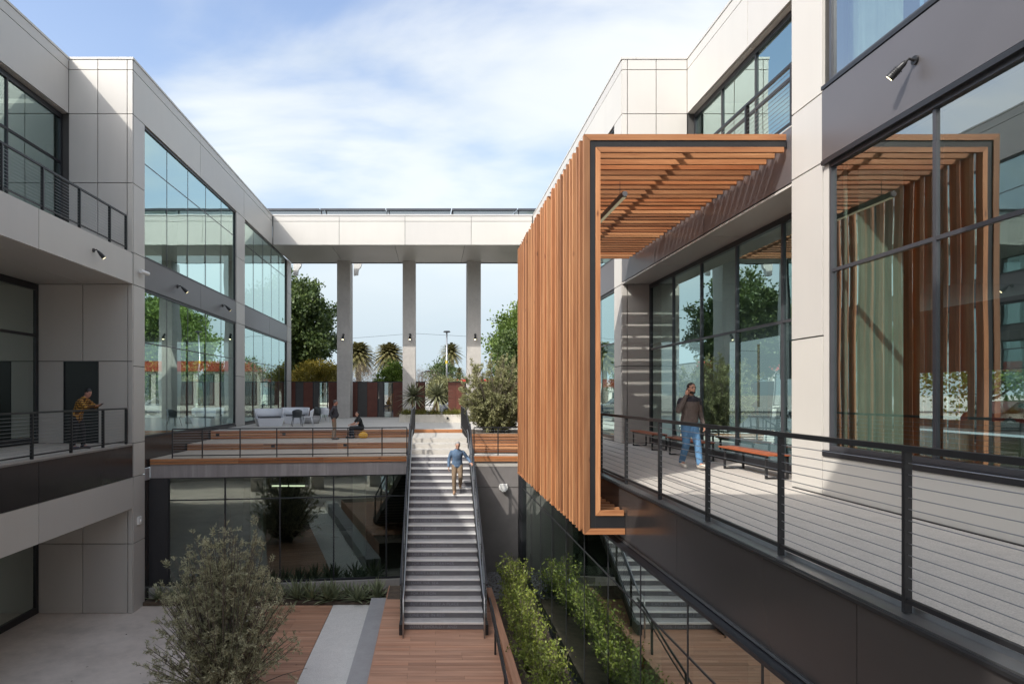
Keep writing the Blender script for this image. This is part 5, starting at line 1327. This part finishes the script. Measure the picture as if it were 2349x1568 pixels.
def person(label, loc, rz, J, cols, s=1.0, hair='short', sleeve=1.0, beard=False, belly=0.0, k=1.0, look=None, hem=.0):
    t = thing('person', label, 'person', loc, rz); t.scale = (s, s, s)
    skin = simple('skin_tone', cols['skin'], .5, 0, .08, 9)
    top = cols['top'] if not isinstance(cols['top'], tuple) else simple('top_cloth', cols['top'], .85, 0, .2, 7, .1)
    bot = simple('trouser_cloth', cols['bottom'], .9, 0, .28, 6, .1); shoe = simple('shoe', cols['shoe'], .6)
    hm = simple('hair', cols['hair'], .6, 0, .3, 20)
    f = Vector(look or (0, -1, 0)).normalized(); V3 = Vector
    H = V3(J['head']); hu = V3(J.get('hup', (0, 0, 1))); fm = frame3(f, hu)
    g = G(); torso(g, J['pel'], J['chest'], J['neck'], J.get('fwd', (0, -1, 0)), k * .93)
    limb(g, V3(J['neck']) - V3((0, 0, .04)), H - hu * .05, .058, .052)
    for sd in 'RL':
        limb(g, V3(J['sh' + sd]) - V3((0, 0, .03)), J['el' + sd], .048, .041); limb(g, J['el' + sd], J['wr' + sd], .040, .028)
        limb(g, J['hip' + sd], J['kn' + sd], .085, .055); limb(g, J['kn' + sd], J['an' + sd], .053, .037)
        limb(g, J['an' + sd], J['to' + sd], .038, .030)
        hd = J.get('hd' + sd) or (V3(J['wr' + sd]) - V3(J['el' + sd])); hand(g, J['wr' + sd], hd, J.get('hn' + sd, (0, -1, 0)), J.get('curl' + sd, .45), 1.0)
    g.ell(H, (.074, .092, .112), 16, 12, fm); g.ell(H + f * .022 - hu * .055, (.056, .066, .062), 12, 8, fm)
    g.ell(H + f * .095 - hu * .012, (.013, .018, .024), 8, 6, fm); g.ell(H + f * .088 - hu * .062, (.024, .010, .008), 8, 5, fm)
    for sg in (-1, 1): g.ell(H + fm.col[0] * sg * .075 - f * .008 - hu * .005, (.010, .020, .032), 8, 6, fm)
    body = solidify_union(g, .0095, 3, skin, 'body', t)
    for sg in (-1, 1):
        e = G().ell(H + fm.col[0] * sg * .031 + f * .084 + hu * .012, (.014, .008, .008), 8, 6, fm); part('eye', e, simple('eye', (.02, .015, .012), .3), t, True, local=True)
        e = G().ell(H + fm.col[0] * sg * .032 + f * .087 + hu * .034, (.020, .007, .005), 8, 5, fm); part('eyebrow', e, hm, t, True, local=True)
    # clothes
    g = G(); torso(g, J['pel'], J['chest'], V3(J['neck']) - V3((0, 0, .03)), J.get('fwd', (0, -1, 0)), k, .024, 0, belly)
    if hem: g.ell(V3(J['pel']) - V3((0, 0, hem * .5)), (.180 * k, .135 * k, hem), 14, 8)
    for sd in 'RL':
        sh_ = V3(J['sh' + sd]) - V3((0, 0, .03)); limb(g, sh_, J['el' + sd], .058, .056); limb(g, V3(J['neck']) - V3((0, 0, .07)), sh_, .060, .050)
        if sleeve >= 1: limb(g, J['el' + sd], V3(J['el' + sd]).lerp(V3(J['wr' + sd]), .93), .056, .042)
        else:
            pass
    if sleeve < 1:
        g = G(); torso(g, J['pel'], J['chest'], V3(J['neck']) - V3((0, 0, .03)), J.get('fwd', (0, -1, 0)), k, .024, 0, belly)
        for sd in 'RL': limb(g, V3(J['sh' + sd]) - V3((0, 0, .03)), V3(J['sh' + sd]).lerp(V3(J['el' + sd]), .62), .060, .062); limb(g, V3(J['neck']) - V3((0, 0, .07)), V3(J['sh' + sd]) - V3((0, 0, .03)), .055, .048)
    solidify_union(g, .012, 4, top, 'jacket' if cols.get('jacket') else 'shirt', t)
    if cols.get('yoke'):
        # darker shoulder yoke worn over the jacket
        g = G(); n_, c_ = V3(J['neck']), V3(J['chest']); mm = frame3(J.get('fwd', (0, -1, 0)), n_ - c_)
        for q in (.45, .65, .85): g.ell(c_.lerp(n_ - V3((0, 0, .03)), q), (.205 - q * .05, .142 - q * .02, .05), 14, 7, mm)
        for sd in 'RL': limb(g, V3(J['sh' + sd]) - V3((0, 0, .03)), V3(J['sh' + sd]).lerp(V3(J['el' + sd]), .42), .064, .064); limb(g, n_ - V3((0, 0, .07)), V3(J['sh' + sd]) - V3((0, 0, .03)), .066, .056)
        solidify_union(g, .012, 4, simple('yoke_cloth', cols['yoke'], .85), 'yoke', t)
    g = G(); g.ell(V3(J['pel']) - V3((0, 0, .03)), (.163 * k, .118 * k, .11), 14, 9)
    for sd in 'RL':
        limb(g, J['hip' + sd], J['kn' + sd], .100, .075); limb(g, J['kn' + sd], V3(J['kn' + sd]).lerp(V3(J['an' + sd]), .97), .072, .062)
    solidify_union(g, .012, 4, bot, 'trousers', t)
    for sd in 'RL':
        a, b = V3(J['an' + sd]), V3(J['to' + sd]); d = (b - a); hd = V3((d.x, d.y, d.z)).normalized(); g = G()
        mm = frame3(V3((0, 0, 1)), hd)
        limb(g, a - hd * .035 + V3((0, 0, -.035)), b + hd * .03, .047, .040)
        solidify_union(g, .011, 2, shoe, 'shoe', t)
    g = G()
    g.ell(H + hu * .034 - f * .018, (.083, .094, .090), 16, 10, fm)
    if hair == 'long':
        g.ell(H - f * .055 - hu * .06, (.085, .06, .15), 12, 9, fm); g.ell(H - f * .07 - hu * .19, (.07, .05, .12), 12, 9, fm)
    ho = solidify_union(g, .012, 2, hm, 'hair', t)
    if hair != 'long':
        # keep the face clear: hair sits on the upper and rear skull
        me = ho.data; bm = bmesh.new(); bm.from_mesh(me)
        kill = [v for v in bm.verts if ((v.co - H).dot(f) > .030 and (v.co - H).dot(hu) < .062) or ((v.co - H).dot(hu) < -.035)]
        bmesh.ops.delete(bm, geom=kill, context='VERTS'); bm.to_mesh(me); bm.free()
    else:
        me = ho.data; bm = bmesh.new(); bm.from_mesh(me)
        kill = [v for v in bm.verts if ((v.co - H).dot(f) > .034 and (v.co - H).dot(hu) < .066)]
        bmesh.ops.delete(bm, geom=kill, context='VERTS'); bm.to_mesh(me); bm.free()
    if beard:
        g = G().ell(H + f * .034 - hu * .068, (.058, .062, .050), 12, 8, fm); bo = solidify_union(g, .010, 1, hm, 'beard', t)
        me = bo.data; bm = bmesh.new(); bm.from_mesh(me)
        bmesh.ops.delete(bm, geom=[v for v in bm.verts if (v.co - H).dot(hu) > -.055 and abs((v.co - H).dot(fm.col[0])) < .040], context='VERTS'); bm.to_mesh(me); bm.free()
    return t
def phone(label, loc, rot, col=(0.02, 0.03, 0.05)):
    t = thing('mobile_phone', label, 'phone', loc); t.rotation_euler = rot
    part('case', G().box(-.036, .036, -.0045, .0045, -.072, .072), simple('phone_case', col, .3), t, local=True)
    part('screen', G().box(-.033, .033, -.0065, -.0046, -.066, .066), simple('phone_screen', (.01, .012, .02), .08), t, local=True)

# man on the walkway, phone at his ear, mid stride towards us
WX, WY = 5.42, 13.75
person('man walking on the walkway, phone at ear, brown jacket and jeans', (WX, WY, 0), R(8), dict(
    pel=(0, 0, .96), chest=(0, -.03, 1.31), neck=(0, -.04, 1.475), head=(.005, -.075, 1.615), fwd=(0, -1, 0),
    shR=(-.185, -.01, 1.405), elR=(-.300, -.12, 1.17), wrR=(-.150, -.155, 1.485), hdR=(.20, .22, .95), hnR=(.9, .2, 0), curlR=.55,
    shL=(.185, -.01, 1.405), elL=(.265, .06, 1.13), wrL=(.275, -.05, .89), hnL=(-1, 0, 0),
    hipR=(-.08, 0, .91), knR=(-.075, -.02, .49), anR=(-.045, .22, .12), toR=(-.05, .08, .045),
    hipL=(.08, 0, .91), knL=(.06, -.20, .53), anL=(.035, -.33, .12), toL=(.04, -.50, .10)),
    dict(skin=(0.46, 0.24, 0.16), top=(0.115, 0.09, 0.08), bottom=(0.085, 0.19, 0.33), shoe=(0.6, 0.55, 0.48), hair=(0.018, 0.013, 0.011), jacket=True, yoke=(0.025, 0.022, 0.03)),
    1.04, beard=True, k=1.02, look=(.04, -1, -.02))
phone('dark phone held to the walking man\'s ear', (WX - .105 * 1.04, WY - .12, 1.585 * 1.04), (R(10), R(-10), R(75)))

# man coming down the lettered stair, one hand on the rail
kt = 6; zt = ZT0 - RI * kt; yt = 23.3 - TR * kt
person('grey haired man in blue shirt walking down the lettered stair', (.84, yt + .13, zt), R(-4), dict(
    pel=(0, .03, .97), chest=(0, -.04, 1.31), neck=(0, -.07, 1.47), head=(.02, -.13, 1.60), fwd=(0, -1, 0), hup=(0, -.25, 1),
    shR=(-.19, -.03, 1.40), elR=(-.27, .03, 1.13), wrR=(-.28, -.07, .88), hnR=(1, 0, 0),
    shL=(.19, -.03, 1.40), elL=(.33, .05, 1.18), wrL=(.45, -.12, 1.03), hdL=(.3, -.8, -.3), hnL=(0, -.2, -1), curlL=.6,
    hipR=(-.09, .02, .92), knR=(-.10, -.10, .50), anR=(-.09, -.06, .085), toR=(-.10, -.20, .045),
    hipL=(.09, .02, .92), knL=(.11, -.10, .58), anL=(.09, .26, RI + .11), toL=(.09, .13, RI + .045)),
    dict(skin=(0.48, 0.27, 0.19), top=(0.095, 0.155, 0.245), bottom=(0.20, 0.145, 0.095), shoe=(0.30, 0.20, 0.12), hair=(0.28, 0.28, 0.28)),
    1.0, look=(.05, -.9, -.42), hem=.10)

# man standing on the tier in profile
person('man in charcoal sweater and tan trousers standing on the timber tier', (-4.2, 28.1, ZT1), R(97), dict(
    pel=(0, 0, .95), chest=(0, -.02, 1.28), neck=(0, -.03, 1.44), head=(0, -.075, 1.58), fwd=(0, -1, 0), hup=(0, -.12, 1),
    shR=(-.19, .02, 1.37), elR=(-.27, .16, 1.12), wrR=(-.24, .05, .90), hnR=(1, 0, 0),
    shL=(.19, .02, 1.37), elL=(.27, .16, 1.12), wrL=(.24, .05, .90), hnL=(-1, 0, 0),
    hipR=(-.09, 0, .91), knR=(-.10, -.02, .50), anR=(-.10, .03, .085), toR=(-.12, -.12, .045),
    hipL=(.09, 0, .91), knL=(.10, -.04, .50), anL=(.10, -.02, .085), toL=(.13, -.17, .045)),
    dict(skin=(0.42, 0.20, 0.14), top=(0.045, 0.042, 0.05), bottom=(0.26, 0.19, 0.135), shoe=(0.03, 0.025, 0.022), hair=(0.10, 0.085, 0.08)),
    1.0, belly=.075, k=1.05, look=(0, -.95, -.25))
# woman seated on the tier
person('woman with long black hair sitting on the timber tier', (-3.22, 29.1, ZT1), R(-62), dict(
    pel=(0, .12, .47), chest=(0, .00, .80), neck=(0, -.06, .96), head=(0, -.09, 1.09), fwd=(0, -1, 0),
    shR=(-.165, -.02, .90), elR=(-.22, -.16, .66), wrR=(-.14, -.36, .62), hnR=(0, 0, -1),
    shL=(.165, -.02, .90), elL=(.22, -.16, .66), wrL=(.12, -.37, .60), hnL=(0, 0, -1),
    hipR=(-.09, .06, .46), knR=(-.10, -.38, .47), anR=(-.10, -.40, .085), toR=(-.11, -.55, .045),
    hipL=(.09, .06, .46), knL=(.10, -.38, .46), anL=(.11, -.33, .085), toL=(.12, -.48, .045)),
    dict(skin=(0.50, 0.27, 0.19), top=(0.016, 0.018, 0.02), bottom=(0.016, 0.017, 0.024), shoe=(0.012, 0.012, 0.014), hair=(0.010, 0.009, 0.009)),
    .98, hair='long', sleeve=.5, k=.92, look=(.1, -1, .12))
# plaid shirt man on the left balcony
m, nt, b = mat('plaid_cloth')
tc = nt.nodes.new('ShaderNodeTexCoord'); sp_ = nt.nodes.new('ShaderNodeSeparateXYZ'); nt.links.new(tc.outputs['Object'], sp_.inputs[0])
def stripes(out, f, ph=0.0):
    a = nt.nodes.new('ShaderNodeMath'); a.operation = 'MULTIPLY'; a.inputs[1].default_value = f; nt.links.new(out, a.inputs[0])
    c = nt.nodes.new('ShaderNodeMath'); c.operation = 'SINE'; nt.links.new(a.outputs[0], c.inputs[0])
    d = nt.nodes.new('ShaderNodeMath'); d.operation = 'GREATER_THAN'; d.inputs[1].default_value = .05; nt.links.new(c.outputs[0], d.inputs[0]); return d.outputs[0]
h1 = stripes(sp_.outputs['Z'], 100); ad = nt.nodes.new('ShaderNodeMath'); ad.operation = 'ADD'; nt.links.new(sp_.outputs['X'], ad.inputs[0]); nt.links.new(sp_.outputs['Y'], ad.inputs[1]); h2 = stripes(ad.outputs[0], 90)
sm = nt.nodes.new('ShaderNodeMath'); sm.operation = 'ADD'; nt.links.new(h1, sm.inputs[0]); nt.links.new(h2, sm.inputs[1])
hf = nt.nodes.new('ShaderNodeMath'); hf.operation = 'MULTIPLY'; hf.inputs[1].default_value = .5; nt.links.new(sm.outputs[0], hf.inputs[0])
nt.links.new(ramp(nt, hf.outputs[0], [(0.0, (0.55, 0.30, 0.05)), (.5, (0.16, 0.07, 0.02)), (1.0, (0.012, 0.010, 0.010))]), b.inputs['Base Color']); b.inputs['Roughness'].default_value = .9
M['plaid'] = m
LX, LY = -10.12, 18.75
person('man in yellow and black plaid shirt leaning on the left balcony railing', (LX, LY, 0), R(82), dict(
    pel=(0, .06, .95), chest=(0, -.10, 1.27), neck=(0, -.20, 1.43), head=(.0, -.29, 1.555), fwd=(0, -1, -.4), hup=(0, -.4, 1),
    shR=(-.18, -.17, 1.36), elR=(-.22, -.36, 1.16), wrR=(-.08, -.56, 1.20), hdR=(.2, -1, .1), hnR=(0, 0, 1), curlR=.5,
    shL=(.18, -.17, 1.36), elL=(.20, -.38, 1.16), wrL=(.06, -.54, 1.20), hdL=(-.2, -1, .1), hnL=(0, 0, 1), curlL=.5,
    hipR=(-.09, .06, .91), knR=(-.10, .02, .50), anR=(-.10, .10, .085), toR=(-.11, -.05, .045),
    hipL=(.09, .06, .91), knL=(.10, -.06, .50), anL=(.10, -.06, .085), toL=(.12, -.21, .045)),
    dict(skin=(0.48, 0.25, 0.19), top=M['plaid'], bottom=(0.022, 0.023, 0.028), shoe=(0.10, 0.10, 0.13), hair=(0.012, 0.011, 0.012)),
    1.03, look=(0, -.8, -.6), hem=.16, k=1.05)
phone('dark phone in the hands of the plaid shirt man', (LX + .665 * 1.03, LY - .085, 1.265), (R(55), R(0), R(82)), (.06, .02, .02))
# yellow bag on the tier
t = thing('bag', 'bright yellow bag on the tier beside the seated woman', 'bag', (ux(833, 28.75), 28.75, ZT1))
g = G().ell((0, 0, .15), (.20, .11, .15), 18, 10).ell((-.08, 0, .13), (.13, .12, .12), 12, 8).ell((.09, 0, .13), (.13, .12, .12), 12, 8)
solidify_union(g, .015, 2, simple('yellow_fabric', (0.62, 0.33, 0.03), .7, 0, .25, 14, .2), 'body', t)
part('handle', G().tube([(-.08, 0, .27), (-.05, 0, .36), (.05, 0, .36), (.08, 0, .27)], .012, 6), simple('bag_handle', (.45, .22, .02), .7), t, True, local=True)
